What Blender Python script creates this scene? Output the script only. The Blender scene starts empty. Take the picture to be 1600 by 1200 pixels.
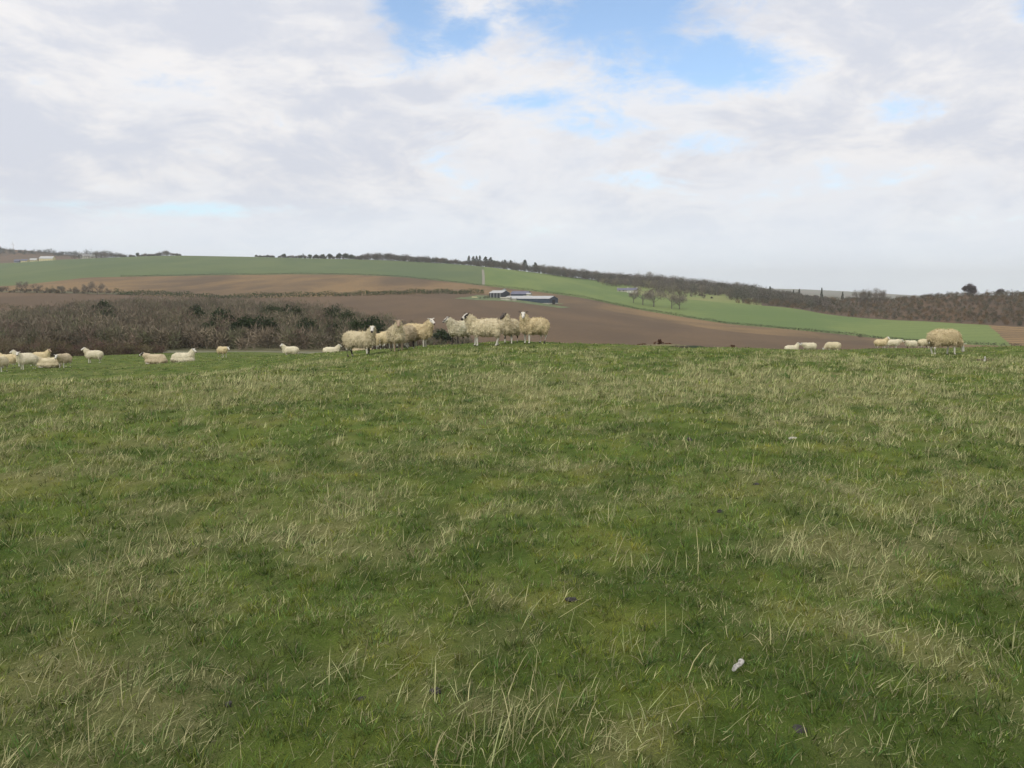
import bpy, bmesh, math, random
import numpy as np
from mathutils import Vector, Matrix

R = math.radians
random.seed(7)
rng = np.random.default_rng(11)
scene = bpy.context.scene
COL = scene.collection

# ------------------------------------------------------------------ camera
F = 1256.0            # focal length in pixels of the 1600 px wide photograph
HOR = 458.0           # image row of the true horizon
CZ = 1.6
PITCH = math.atan((600 - HOR) / F)
cam_d = bpy.data.cameras.new('camera')
cam = bpy.data.objects.new('camera', cam_d)
COL.objects.link(cam)
cam.location = (0, 0, CZ)
cam.rotation_euler = (math.pi / 2 - PITCH, 0, 0)
cam_d.sensor_width = 36
cam_d.lens = 36 * F / 1600
cam_d.clip_start = 0.1
cam_d.clip_end = 60000
scene.camera = cam

# ------------------------------------------------------------------ light
SUN_EL, SUN_AZ = R(46), R(205)      # azimuth measured clockwise from +Y
world = bpy.data.worlds.new('World')
scene.world = world
world.use_nodes = True
wt = world.node_tree
wt.nodes.clear()


class NT:
    """small helper to write node trees"""
    def __init__(s, tree):
        s.t = tree

    def n(s, typ, **kw):
        nd = s.t.nodes.new(typ)
        for k, v in kw.items():
            if k.startswith('i_'):
                key = k[2:]
                key = int(key) if key.isdigit() else key
                s.put(nd.inputs[key], v)
            else:
                setattr(nd, k, v)
        return nd

    def put(s, sock, v):
        if isinstance(v, bpy.types.NodeSocket):
            s.t.links.new(v, sock)
        elif isinstance(v, bpy.types.Node):
            s.t.links.new(v.outputs[0], sock)
        else:
            sock.default_value = v

    def m(s, op, a, b=0.0, c=0.0, clamp=False):
        nd = s.t.nodes.new('ShaderNodeMath')
        nd.operation = op
        nd.use_clamp = clamp
        for i, v in enumerate((a, b, c)):
            s.put(nd.inputs[i], v)
        return nd.outputs[0]

    def mix(s, f, a, b):
        nd = s.t.nodes.new('ShaderNodeMix')
        nd.data_type = 'RGBA'
        s.put(nd.inputs[0], f)
        for i, v in ((6, a), (7, b)):
            if isinstance(v, (tuple, list)) and len(v) == 3:
                v = (*v, 1)
            s.put(nd.inputs[i], v)
        return nd.outputs[2]

    def noise(s, vec, scale, detail=3.0, rough=0.5, dist=0.0):
        nd = s.t.nodes.new('ShaderNodeTexNoise')
        if vec is not None:
            s.put(nd.inputs['Vector'], vec)
        nd.inputs['Scale'].default_value = scale
        nd.inputs['Detail'].default_value = detail
        nd.inputs['Roughness'].default_value = rough
        nd.inputs['Distortion'].default_value = dist
        return nd.outputs[0]

    def ramp(s, f, lo, hi):
        nd = s.t.nodes.new('ShaderNodeMapRange')
        nd.interpolation_type = 'SMOOTHSTEP'
        s.put(nd.inputs[0], f)
        nd.inputs[1].default_value = lo
        nd.inputs[2].default_value = hi
        return nd.outputs[0]


STR = 0.11
w = NT(wt)
tc = w.n('ShaderNodeTexCoord')
sep = w.n('ShaderNodeSeparateXYZ', i_0=tc.outputs['Generated'])
dx, dy, dz = sep.outputs
zz = w.m('ADD', w.m('MAXIMUM', dz, 0.0), 0.10)
cx = w.m('DIVIDE', dx, zz)
cy = w.m('DIVIDE', dy, zz)
pl = w.n('ShaderNodeCombineXYZ', i_0=cx, i_1=cy, i_2=0.0).outputs[0]
dirv = w.n('ShaderNodeVectorMath', operation='MULTIPLY', i_0=tc.outputs['Generated'], i_1=(1.0, 1.0, 2.3)).outputs[0]
nA = w.noise(dirv, 4.2, 9, 0.58, 0.5)
nB = w.noise(pl, 0.9, 6, 0.6, 0.4)
nC = w.noise(dirv, 9.5, 9, 0.68, 0.4)
nD = w.noise(dirv, 24, 7, 0.7, 0.3)
# breaks in the cloud, as directions: (tan azimuth, tan elevation)
fy = w.m('MAXIMUM', dy, 0.05)
ax = w.m('DIVIDE', dx, fy)
az = w.m('DIVIDE', dz, fy)
gap = None
for (px, py, rx, ry, k) in ((650, 40, 62, 75, 1.15), (960, 40, 165, 72, 1.2), (1085, 108, 120, 42, 1.1), (1010, 95, 105, 66, 1.0),
                            (720, 70, 70, 30, .8), (830, 172, 150, 24, .38), (930, 205, 90, 24, .66), (1395, 182, 60, 24, .6), (1090, 235, 110, 22, .45),
                            (1590, 25, 40, 40, .7), (300, 330, 210, 12, .62), (90, 322, 170, 10, .55), (700, 238, 50, 40, .35), (1000, 285, 90, 14, .4)):
    u0, v0 = (px - 800) / F, (HOR - py) / F
    a = w.m('DIVIDE', w.m('SUBTRACT', ax, u0), rx / F)
    b = w.m('DIVIDE', w.m('SUBTRACT', az, v0), ry / F)
    rr = w.m('ADD', w.m('MULTIPLY', a, a), w.m('MULTIPLY', b, b))
    g = w.m('MULTIPLY', w.m('EXPONENT', w.m('MULTIPLY', rr, -0.9)), k)
    gap = g if gap is None else w.m('MAXIMUM', gap, g)
# noise breaks the edges of the gaps up
gapn = w.m('ADD', gap, w.m('ADD', w.m('MULTIPLY', w.m('SUBTRACT', nC, 0.5), 1.8), w.m('MULTIPLY', w.m('SUBTRACT', nD, 0.5), .9)))
gapn = w.m('ADD', gapn, w.m('MULTIPLY', w.m('SUBTRACT', nA, 0.5), 1.2))
clear = w.m('MULTIPLY', w.ramp(gapn, 0.15, 1.05), 0.95)
up = w.ramp(az, -0.02, 0.15)
sky = w.n('ShaderNodeTexSky', sky_type='NISHITA')
sky.sun_disc = False
sky.sun_elevation = SUN_EL
sky.sun_rotation = SUN_AZ
sky.altitude = 100
sky.dust_density = 1.0
skyc = w.n('ShaderNodeVectorMath', operation='MULTIPLY', i_0=sky.outputs[0], i_1=(1.42, 1.55, 1.62)).outputs[0]


def lin(r, g, b, k=1.0):
    def f(c):
        c /= 255
        return (c / 12.92 if c < 0.04045 else ((c + 0.055) / 1.055) ** 2.4) * k
    return (f(r), f(g), f(b))


K = 1 / STR
white = lin(240, 238, 238, K)
grey = lin(210, 214, 225, K)
low = lin(236, 246, 255, K * 1.1)
shade = w.m('ADD', w.m('MULTIPLY', nB, 0.12), w.m('ADD', w.m('MULTIPLY', nA, 0.55), w.m('MULTIPLY', nC, 0.33)))
cloud = w.mix(w.ramp(shade, 0.42, 0.57), grey, white)
band = w.mix(up, low, cloud)
band = w.mix(w.m('MULTIPLY', w.ramp(w.m('ADD', nA, w.m('MULTIPLY', w.m('SUBTRACT', 0.16, az), 0.5)), .45, .65), 0.35), band, lin(214, 224, 240, K))
fin = w.mix(clear, band, skyc)
bg = w.n('ShaderNodeBackground', i_Color=fin, i_Strength=STR)
wo = w.n('ShaderNodeOutputWorld', i_Surface=bg)

sun_d = bpy.data.lights.new('sun', 'SUN')
sun = bpy.data.objects.new('sun', sun_d)
COL.objects.link(sun)
sun_d.energy = 1.5
sun_d.angle = R(10)
sun_d.color = (1.0, 0.95, 0.86)
sv = Vector((math.sin(SUN_AZ) * math.cos(SUN_EL), math.cos(SUN_AZ) * math.cos(SUN_EL), math.sin(SUN_EL)))
sun.rotation_euler = sv.to_track_quat('Z', 'Y').to_euler()

scene.view_settings.view_transform = 'Standard'
scene.view_settings.look = 'None'
scene.view_settings.exposure = 0.12
scene.view_settings.gamma = 1
scene.render.engine = 'CYCLES'
scene.cycles.max_bounces = 6
scene.cycles.volume_bounces = 3
scene.cycles.use_denoising = True
try:
    scene.cycles.denoising_prefilter = 'ACCURATE'
except Exception:
    pass


# ------------------------------------------------------------------ helpers
def tag(o, label=None, cat=None, group=None, kind=None):
    if label: o['label'] = label
    if cat: o['category'] = cat
    if group: o['group'] = group
    if kind: o['kind'] = kind
    return o


def at(px, py, Y):
    """the point at depth Y (metres in front of the camera) seen at a pixel of the photograph"""
    u, v = (px - 800) / F, (600 - py) / F
    c, s = math.cos(PITCH), math.sin(PITCH)
    d = (u, c + v * s, -s + v * c)
    k = Y / d[1]
    return Vector((d[0] * k, Y, CZ + d[2] * k))


def mesh_np(name, V, faces, mat=None, parent=None, smooth=False, cols=None, link=True):
    """faces: list of index arrays (n,k) ; cols (nverts,3)"""
    me = bpy.data.meshes.new(name)
    V = np.asarray(V, dtype=np.float32)
    me.vertices.add(len(V))
    me.vertices.foreach_set('co', V.ravel())
    idx = np.concatenate([np.asarray(f, dtype=np.int32).ravel() for f in faces])
    tot = np.concatenate([np.full(len(f), np.asarray(f).shape[1], dtype=np.int32) for f in faces])
    st = np.concatenate([[0], np.cumsum(tot)[:-1]]).astype(np.int32)
    me.loops.add(len(idx))
    me.loops.foreach_set('vertex_index', idx)
    me.polygons.add(len(tot))
    me.polygons.foreach_set('loop_start', st)
    me.polygons.foreach_set('loop_total', tot)
    if smooth:
        me.polygons.foreach_set('use_smooth', np.ones(len(tot), dtype=bool))
    me.update(calc_edges=True)
    if cols is not None:
        a = me.color_attributes.new('col', 'FLOAT_COLOR', 'POINT')
        c4 = np.ones((len(V), 4), dtype=np.float32)
        c4[:, :3] = cols
        a.data.foreach_set('color', c4.ravel())
    if mat: me.materials.append(mat)
    o = bpy.data.objects.new(name, me)
    if link: COL.objects.link(o)
    if parent: o.parent = parent
    return o


def empty(name, loc, rz=0):
    o = bpy.data.objects.new(name, None)
    COL.objects.link(o)
    o.empty_display_size = .2
    o.location = loc
    o.rotation_euler = (0, 0, rz)
    return o


def hashn(ix, iy, seed):
    h = (ix.astype(np.int64) * 374761393 + iy.astype(np.int64) * 668265263 + seed * 1442695041) & 0xffffffff
    h = ((h ^ (h >> 13)) * 1274126177) & 0xffffffff
    h = h ^ (h >> 16)
    return (h & 0xffff) / 65535.0


def vnoise(x, y, seed=0):
    x = np.asarray(x, dtype=np.float64); y = np.asarray(y, dtype=np.float64)
    ix, iy = np.floor(x), np.floor(y)
    fx, fy_ = x - ix, y - iy
    fx = fx * fx * (3 - 2 * fx); fy_ = fy_ * fy_ * (3 - 2 * fy_)
    a = hashn(ix, iy, seed); b = hashn(ix + 1, iy, seed)
    c = hashn(ix, iy + 1, seed); d = hashn(ix + 1, iy + 1, seed)
    return (a * (1 - fx) + b * fx) * (1 - fy_) + (c * (1 - fx) + d * fx) * fy_


def fbm(x, y, seed=0, oct=4, gain=.5):
    s, a, t = 0, 1, 0
    for i in range(oct):
        s = s + a * vnoise(x * 2 ** i + 17.3 * i, y * 2 ** i - 9.1 * i, seed + i)
        t += a
        a *= gain
    return s / t


def sstep(x, a, b):
    t = np.clip((x - a) / (b - a), 0, 1)
    return t * t * (3 - 2 * t)


def pchip(x, y, q):
    x = np.asarray(x, float); y = np.asarray(y, float); q = np.asarray(q, float)
    h = np.diff(x); d = np.diff(y) / h
    m = np.zeros_like(y)
    for i in range(1, len(x) - 1):
        if d[i - 1] * d[i] > 0:
            w1, w2 = 2 * h[i] + h[i - 1], h[i] + 2 * h[i - 1]
            m[i] = (w1 + w2) / (w1 / d[i - 1] + w2 / d[i])
    m[0], m[-1] = d[0], d[-1]
    k = np.clip(np.searchsorted(x, q) - 1, 0, len(x) - 2)
    t = (q - x[k]) / h[k]
    return ((1 + 2 * t) * (1 - t) ** 2 * y[k] + t * (1 - t) ** 2 * h[k] * m[k] + t * t * (3 - 2 * t) * y[k + 1] + t * t * (t - 1) * h[k] * m[k + 1])


def mat_new(name):
    m = bpy.data.materials.new(name)
    m.use_nodes = True
    m.node_tree.nodes.clear()
    return m, NT(m.node_tree)


def finish(t, col, rough=0.9, bump=None, bstr=0.5, bdist=0.1, spec=0.2, sub=None):
    p = t.n('ShaderNodeBsdfPrincipled')
    t.put(p.inputs['Base Color'], col if not (isinstance(col, tuple) and len(col) == 3) else (*col, 1))
    t.put(p.inputs['Roughness'], rough)
    p.inputs['Specular IOR Level'].default_value = spec
    if bump is not None:
        b = t.n('ShaderNodeBump', i_Height=bump, i_Strength=bstr, i_Distance=bdist)
        t.put(p.inputs['Normal'], b.outputs[0])
    out = t.n('ShaderNodeOutputMaterial', i_Surface=p.outputs[0])
    return p


def m_plain(name, c, rough=.85, var=.15, scale=2.0, spec=.2):
    m, t = mat_new(name)
    pos = t.n('ShaderNodeNewGeometry').outputs['Position']
    n = t.noise(pos, scale, 4, .6)
    finish(t, t.mix(t.ramp(n, .3, .7), tuple(x * (1 - var) for x in c), tuple(min(1, x * (1 + var)) for x in c)), rough, spec=spec)
    return m


def m_vcol(name, rough=.8, transl=0.0, spec=.15):
    m, t = mat_new(name)
    at_ = t.n('ShaderNodeAttribute', attribute_name='col')
    if transl <= 0:
        finish(t, at_.outputs['Color'], rough, spec=spec)
        return m
    p = finish(t, at_.outputs['Color'], rough, spec=spec)
    tr = t.n('ShaderNodeBsdfTranslucent', i_Color=at_.outputs['Color'])
    mx = t.n('ShaderNodeMixShader', i_0=transl, i_1=p.outputs[0], i_2=tr.outputs[0])
    out = [n for n in t.t.nodes if n.type == 'OUTPUT_MATERIAL'][0]
    t.t.links.new(mx.outputs[0], out.inputs[0])
    return m


# ------------------------------------------------------------------ terrain
# near hill: a smooth surface through points of the hill
near_pts = [(0, -20, -.3), (-30, -20, -.9), (30, -20, -.7), (0, 0, 0), (-4, 3, 0), (4, 3, 0), (0, 8, 0), (-8, 8, -.06), (8, 8, 0), (0, 16, .03), (10, 15, -.02), (-10, 15, -.16),
            (-30, 5, -.9), (30, 5, -.4)]
for px, py, Y in ((834, 538, 26), (757, 540.5, 25.5), (715, 538, 27.5), (650, 546, 26), (563, 556, 25.5), (590, 549, 40), (453, 559.5, 55), (348, 558, 60),
                  (288, 567.5, 47), (241, 569, 46), (146, 567.5, 50), (40, 577, 44), (101, 577, 44), (0, 582, 38), (-200, 592, 40), (300, 590, 25), (100, 610, 22), (950, 539, 30), (1100, 549, 33),
                  (1300, 552, 37), (1475, 557, 24), (1600, 542, 31), (1800, 547, 32), (1400, 552, 38), (1280, 600, 14)):
    p = at(px, py, Y)
    near_pts.append(tuple(p))
for px, Y, z in ((834, 45, -2.3), (1100, 48, -2.7), (1300, 66, -3.1), (1430, 64, -2.9), (1600, 66, -3.2), (834, 66, -5.5), (700, 66, -4.6), (620, 60, -3.5),
                 (453, 90, -5.1), (250, 90, -5.3), (60, 90, -5.9), (-200, 90, -6.5), (700, 90, -7.4), (900, 90, -8.0), (1150, 90, -6.8), (1400, 90, -5.9), (1650, 90, -5.8),
                 (1900, 90, -5.6)):
    near_pts.append(((px - 800) / F * Y, Y, z))
NP = np.array(near_pts)


def tps_phi(r2):
    r2 = np.maximum(r2, 1e-12)
    return r2 * np.log(r2) * .5


n_ = len(NP)
A = np.zeros((n_ + 3, n_ + 3))
d2 = ((NP[:, None, :2] - NP[None, :, :2]) ** 2).sum(-1)
A[:n_, :n_] = tps_phi(d2) + np.eye(n_) * 2.0
A[:n_, n_] = 1; A[:n_, n_ + 1:] = NP[:, :2]
A[n_, :n_] = 1; A[n_ + 1:, :n_] = NP[:, :2].T
TW = np.linalg.solve(A, np.concatenate([NP[:, 2], [0, 0, 0]]))


def g0(X, Y):
    X = np.asarray(X, float); Y = np.asarray(Y, float)
    z = TW[n_] + TW[n_ + 1] * X + TW[n_ + 2] * Y
    for i in range(n_):
        z = z + TW[i] * tps_phi((X - NP[i, 0]) ** 2 + (Y - NP[i, 1]) ** 2)
    return z


def micro(X, Y):
    """hummocks of the turf"""
    f = np.clip(1.3 - np.asarray(Y) / 60, .2, 1)
    return f * ((fbm(X * 2.2, Y * 2.2, 3, 4, .6) - .5) * .13 + (fbm(X * .35, Y * .35, 9, 2) - .5) * .16)


Z00 = float(g0(0.0, 0.0))


def g(X, Y):
    return g0(X, Y) - Z00 * np.exp(-(np.asarray(X) ** 2 + np.asarray(Y) ** 2) / 60) + micro(X, Y)


NC = 901
QMAX = 1.30
qs = np.linspace(-QMAX, QMAX, NC)
pxs = 800 + F * qs * 1.0067
XP = [-700, -200, 0, 75, 150, 280, 350, 500, 600, 650, 700, 760, 900, 1000, 1150, 1230, 1300, 1380, 1450, 1520, 1600, 1800, 2300]
LN = {
 'V': ([150] * 23,
       [560, 553, 551, 551, 550, 549, 549, 549, 551, 553, 556, 560, 568, 572, 574, 574, 574, 574, 572, 570, 568, 568, 568]),
 'W': ([330, 330, 330, 370, 420, 420, 420, 380, 320, 290, 270, 270, 280, 290, 300, 300, 300, 300, 300, 290, 290, 290, 290],
       [515, 508, 504, 496, 486, 484, 484, 496, 514, 522, 530, 540, 546, 548, 549, 549, 549, 548, 547, 545, 543, 543, 543]),
 'H': ([600, 600, 600, 610, 620, 620, 620, 640, 660, 680, 700, 720, 640, 560, 470, 440, 420, 400, 380, 360, 350, 350, 350],
       [460, 459, 458, 459, 460, 464, 466.5, 463.5, 460.5, 459.5, 459, 459.5, 480, 497, 518, 525, 530, 536, 541, 544, 546, 548, 548]),
 'B': ([700, 700, 720, 780, 880, 900, 900, 900, 890, 880, 870, 850, 780, 700, 600, 560, 520, 490, 460, 440, 420, 400, 400],
       [452, 449, 447, 441, 433, 431, 430, 429, 431.5, 435, 440, 447, 464, 484, 507, 514.5, 521, 528.5, 534, 538, 541, 545, 548]),
 'M': ([1000, 1020, 1050, 1060, 1080, 1100, 1100, 1100, 1090, 1080, 1050, 1000, 950, 880, 800, 750, 700, 650, 600, 560, 520, 500, 500],
       [428, 427, 426, 421, 416, 414, 415, 416, 418.5, 421, 424, 430, 447, 461, 474, 480.5, 492, 499, 502, 506, 510.5, 514, 518]),
 'S': ([1350, 1350, 1350, 1350, 1350, 1350, 1350, 1300, 1270, 1250, 1230, 1200, 1150, 1100, 1050, 1000, 950, 900, 850, 800, 750, 750, 750],
       [416, 414, 411.5, 407, 403.5, 399.5, 400.5, 404, 406.5, 409, 412, 417.5, 434, 446, 460, 466, 469, 469, 465, 461.5, 461.5, 459, 459]),
 'T': ([1700] * 23,
       [416, 415, 413, 409, 407, 406, 407, 412, 415, 418, 422, 428, 446, 456, 466, 469, 471, 471, 470, 470, 470, 470, 470]),
 'U': ([2200] * 23,
       [365, 378, 388.5, 394, 402.5, 406, 412, 425, 430, 432, 436, 440, 452, 458, 466, 467, 468, 468, 468, 468, 468, 468, 468]),
 'X': ([3500] * 23,
       [390, 396, 404, 410, 418, 430, 440, 450, 455, 458, 460, 461, 463, 464, 465, 465, 465, 466, 467, 467, 467, 467, 467]),
 'Z': ([6500] * 23,
       [450, 452, 454, 455, 456, 457, 457, 457, 457, 456, 455, 454, 452, 451, 450.5, 451.5, 454, 458.5, 462.5, 464, 465, 465, 465]),
 'E': ([9500] * 23, [464] * 23),
}
order = ['V', 'W', 'H', 'B', 'M', 'S', 'T', 'U', 'X', 'Z', 'E']
lineY = {}; lineZ = {}
for k, (ys, ps) in LN.items():
    Yc = pchip(XP, ys, np.clip(pxs, -700, 2300))
    Pc = pchip(XP, ps, np.clip(pxs, -700, 2300))
    v = (600 - Pc) / F
    c, s = math.cos(PITCH), math.sin(PITCH)
    lineY[k] = Yc
    lineZ[k] = CZ + (-s + v * c) / (c + v * s) * Yc

# rows: rectangular part (X = 30 q) to Y = 30, then fan-shaped (X = q Y)
rowsY, rowsBlock = [], []
for y in np.arange(-20, 30, .125):
    rowsY.append(np.full(NC, y)); rowsBlock.append('near')
for y in np.geomspace(30, 90, 110):
    rowsY.append(np.full(NC, y)); rowsBlock.append('near')
seg = {'V': 24, 'W': 30, 'H': 30, 'B': 30, 'M': 26, 'S': 34, 'T': 16, 'U': 20, 'X': 16, 'Z': 24, 'E': 14}
prevY = np.full(NC, 90.0)
row_index = {'near': (0, len(rowsY) - 1)}
for k in order:
    a0 = len(rowsY) - 1
    for i in range(1, seg[k] + 1):
        t = i / seg[k]
        rowsY.append(prevY * (lineY[k] / prevY) ** t if k in ('X', 'Z', 'E') else prevY + (lineY[k] - prevY) * t)
        rowsBlock.append(k)
    row_index[k] = (a0, len(rowsY) - 1)
    prevY = lineY[k]
TY = np.array(rowsY)                       # rows x cols
TX = qs[None, :] * np.maximum(TY, 30.0)
TZ = np.zeros_like(TY)
nn = row_index['near'][1] + 1
TZ[:nn] = g(TX[:nn], TY[:nn])
kz = [60, 75, 90]
G3 = [g0(qs * y, np.full(NC, float(y))) for y in kz]
for c_ in range(NC):
    ys = kz + [lineY[k][c_] for k in order]
    zs = [G3[0][c_], G3[1][c_], G3[2][c_]] + [lineZ[k][c_] for k in order]
    TZ[nn:, c_] = pchip(ys, zs, TY[nn:, c_])
# broad undulation of the farther land and low hills on the horizon
und = (fbm(TX / 60, TY / 60, 21, 3) - .5) * 1.0 * sstep(TY, 100, 300) * (1 - sstep(TY, 1000, 1400))
TZ[nn:] += und[nn:]


def terr(X, Y):
    """ground height anywhere (scalar)"""
    if Y < 88:
        return float(g(X, Y))
    q = X / max(Y, 30)
    f = min(max((q + QMAX) / (2 * QMAX) * (NC - 1), 0), NC - 2)
    i = int(f); f -= i
    a = np.interp(Y, TY[:, i], TZ[:, i]); b = np.interp(Y, TY[:, i + 1], TZ[:, i + 1])
    return float(a * (1 - f) + b * f)


def ground_at(px, Y):
    X = (px - 800) / F / 1.0067 * Y
    return Vector((X, Y, terr(X, Y)))


def lineYpx(k, px):
    return float(pchip(XP, LN[k][0], [px])[0])


def block(name, r0, r1, c0, c1, mat, cols=None, label=None):
    nr, nc_ = r1 - r0 + 1, c1 - c0 + 1
    V = np.stack([TX[r0:r1 + 1, c0:c1 + 1], TY[r0:r1 + 1, c0:c1 + 1], TZ[r0:r1 + 1, c0:c1 + 1]], -1).reshape(-1, 3)
    i = np.arange(nr - 1)[:, None] * nc_ + np.arange(nc_ - 1)[None, :]
    i = i.ravel()
    f = np.stack([i, i + 1, i + nc_ + 1, i + nc_], 1)
    o = mesh_np(name, V, [f], mat, smooth=True, cols=cols)
    tag(o, label=label, kind='structure')
    return o


def colidx(px):
    return int(round(((px - 800) / F / 1.0067 + QMAX) / (2 * QMAX) * (NC - 1)))


# ---- patch fields of the near turf, shared by the soil and by the blades
SPOTS = [(785, 962, .14, .12, .9), (880, 970, .12, .08, .6), (1390, 880, .45, .28, .75), (1290, 870, .25, .2, .6), (1480, 1080, .24, .16, .9), (1400, 1030, .18, .12, .7), (210, 1175, .20, .12, .9),
         (330, 1110, .16, .08, .8), (230, 1120, .14, .07, .7), (40, 1080, .16, .1, .7), (150, 955, .3, .16, .7), (560, 780, .5, .5, .6), (520, 810, .4, .4, .6), (1350, 800, .7, .5, .6), (800, 1150, .25, .12, .9),
         (330, 860, .6, .3, .5), (1010, 790, .6, .4, .5), (1560, 770, .8, .5, .6), (640, 720, .9, .8, .5), (1200, 760, .6, .5, .5), (880, 600, 2.5, 2.0, .5), (1250, 610, 2.5, 1.8, .4), (400, 610, 3.0, 2.0, .5)]


def straw_field(X, Y):
    X = np.asarray(X, float); Y = np.asarray(Y, float)
    a = fbm(X * 2.6 + 3, Y * 1.9, 31, 5, .72)
    b = fbm(X * .45, Y * .28, 41, 4, .6)
    far = sstep(Y, 4, 11)
    s = sstep(a * .66 + b * .34 + .07 * far - .055, .42, .68)
    for px_, py_, rx_, ry_, k_ in SPOTS:
        y0_ = CZ * F / (py_ - HOR); x0_ = (px_ - 800) / F * y0_
        e_ = ((X - x0_) / rx_) ** 2 + ((Y - y0_) / ry_) ** 2
        s = np.clip(s + k_ * np.exp(-e_ * 1.2) * (.5 + 1.0 * a), 0, 1)
    # close-cropped greener band along the brow of the hill
    brow = sstep(Y + (fbm(X * .3, Y * .3, 5, 2) - .5) * 5, 20, 27)
    return s * (1 - .6 * brow)


def moss_field(X, Y):
    return sstep(fbm(np.asarray(X) * 2.1 - 7, np.asarray(Y) * 2.1, 61, 5, .65), .50, .70)


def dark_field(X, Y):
    return sstep(fbm(np.asarray(X) * 1.9 + 40, np.asarray(Y) * 1.9, 71, 4, .65) + .13 * (1 - sstep(np.asarray(Y, float), 2.5, 8)), .46, .66)  # bias near the camera paints lens vignette darkening into the turf colour


C_GREEN = np.array([.160, .222, .040]); C_DEEP = np.array([.078, .132, .022]); C_MOSS = np.array([.285, .275, .055])
C_STRAW = np.array([.43, .37, .20]); C_THATCH = np.array([.29, .25, .125])


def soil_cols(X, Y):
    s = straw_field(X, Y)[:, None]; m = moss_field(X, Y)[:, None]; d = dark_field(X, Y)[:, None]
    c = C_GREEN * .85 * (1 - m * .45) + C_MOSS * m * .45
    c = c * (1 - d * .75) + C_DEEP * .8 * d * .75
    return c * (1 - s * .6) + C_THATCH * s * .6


def m_ground():
    m, t = mat_new('turf')
    a = t.n('ShaderNodeAttribute', attribute_name='col').outputs['Color']
    pos = t.n('ShaderNodeNewGeometry').outputs['Position']
    n1 = t.noise(pos, 14, 6, .7)
    n2 = t.noise(pos, 60, 6, .8)
    n4 = t.noise(pos, 170, 3, .8)
    n3 = t.noise(pos, 2.2, 4, .6)
    c = t.mix(t.ramp(n1, .35, .7), t.mix(.3, a, (.05, .075, .018)), a)
    c = t.mix(t.m('MULTIPLY', t.ramp(n2, .52, .66), .6), c, (.20, .19, .085))
    c = t.mix(t.m('MULTIPLY', t.ramp(n3, .62, .75), .35), c, (.11, .085, .045))
    c = t.mix(t.m('MULTIPLY', t.ramp(n4, .45, .62), .55), c, (.035, .055, .012))
    h = t.m('ADD', n1, t.m('MULTIPLY', n2, .5))
    finish(t, c, .95, h, .8, .03, .1)
    return m


def m_field(name, c1, c2, c3, scale=.02, stripe=None, sdir=(1, 0, 0), contrast=1.0, fine=.6, track=.5):
    m, t = mat_new(name)
    pos = t.n('ShaderNodeNewGeometry').outputs['Position']
    sc = t.n('ShaderNodeVectorMath', operation='MULTIPLY', i_0=pos, i_1=(1, .45, 1)).outputs[0]
    n1 = t.noise(sc, scale, 5, .6, .4)
    n2 = t.noise(pos, fine, 4, .7)
    c = t.mix(t.ramp(n1, .36, .64), c1, c2)
    c = t.mix(t.m('MULTIPLY', t.ramp(n2, .4, .75), .6), c, c3)
    if stripe:
        ca, sa = math.cos(stripe[1]), math.sin(stripe[1])
        dd = t.n('ShaderNodeVectorMath', operation='DOT_PRODUCT', i_0=pos, i_1=(ca, sa, 0)).outputs['Value']
        wob = t.m('MULTIPLY', t.noise(pos, .01, 2), 12.0)
        wv = t.m('SINE', t.m('MULTIPLY', t.m('ADD', dd, wob), 2 * math.pi / stripe[0]))
        c = t.mix(t.m('MULTIPLY', t.ramp(wv, .2, .95), stripe[2]), c, c3)
        c = t.mix(t.m('MULTIPLY', t.ramp(wv, .93, 1.0), track), c, tuple(x * .72 for x in c1))
    finish(t, c, .95, n2, .6, .3, .08)
    return m


M_TURF = m_ground()
M_PLOUGH = m_field('ploughed_soil', (.128, .088, .054), (.175, .116, .066), (.100, .076, .054), .012, (9.0, R(68), .5), track=.45)
M_PLOUGH2 = m_field('ploughed_soil_upper', (.132, .092, .056), (.290, .188, .088), (.108, .084, .056), .011, (11.0, R(80), .5), track=.4)  # lighter warm tone stands for sunlit patches, painted into the soil colour
M_GREEN = m_field('winter_crop', (.100, .145, .062), (.135, .175, .070), (.115, .125, .07), .010, (14.0, R(84), .25), track=.35)
M_GREEN2 = m_field('bright_pasture', (.125, .185, .058), (.185, .235, .072), (.115, .15, .06), .012, (18.0, R(60), .18), track=.2)
M_MEADOW = m_field('pale_meadow', (.20, .24, .08), (.25, .25, .10), (.14, .18, .07), .02)
M_VALLEY = m_field('rough_grass', (.13, .125, .07), (.20, .175, .105), (.08, .085, .045), .03)
M_HEATH = m_field('heath', (.105, .075, .052), (.150, .090, .050), (.06, .06, .045), .03, fine=.25)
M_FAR = m_field('far_land', (.10, .115, .055), (.17, .125, .085), (.07, .08, .05), .003, fine=.02)

r0, r1 = row_index['near']
V0 = np.stack([TX[:r1 + 1], TY[:r1 + 1]], -1).reshape(-1, 2)
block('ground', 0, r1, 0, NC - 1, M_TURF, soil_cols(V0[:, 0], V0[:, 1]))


def blk(name, k, px0, px1, mat, label=None):
    a, b = row_index[k]
    c0 = 0 if px0 is None else colidx(px0)
    c1 = NC - 1 if px1 is None else colidx(px1)
    return block(name, a, b, c0, c1, mat, label=label)


blk('valley_ground', 'V', None, None, M_VALLEY)
blk('valley_ground', 'W', None, None, M_VALLEY)
blk('ploughed_field', 'H', None, None, M_PLOUGH)
blk('ploughed_field', 'B', None, None, M_PLOUGH2)
blk('crop_field', 'M', None, 756, M_GREEN)
# the corner of plough beyond the right pasture has a slanting edge
blk('pasture', 'M', 756, 1400, M_GREEN2)


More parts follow.
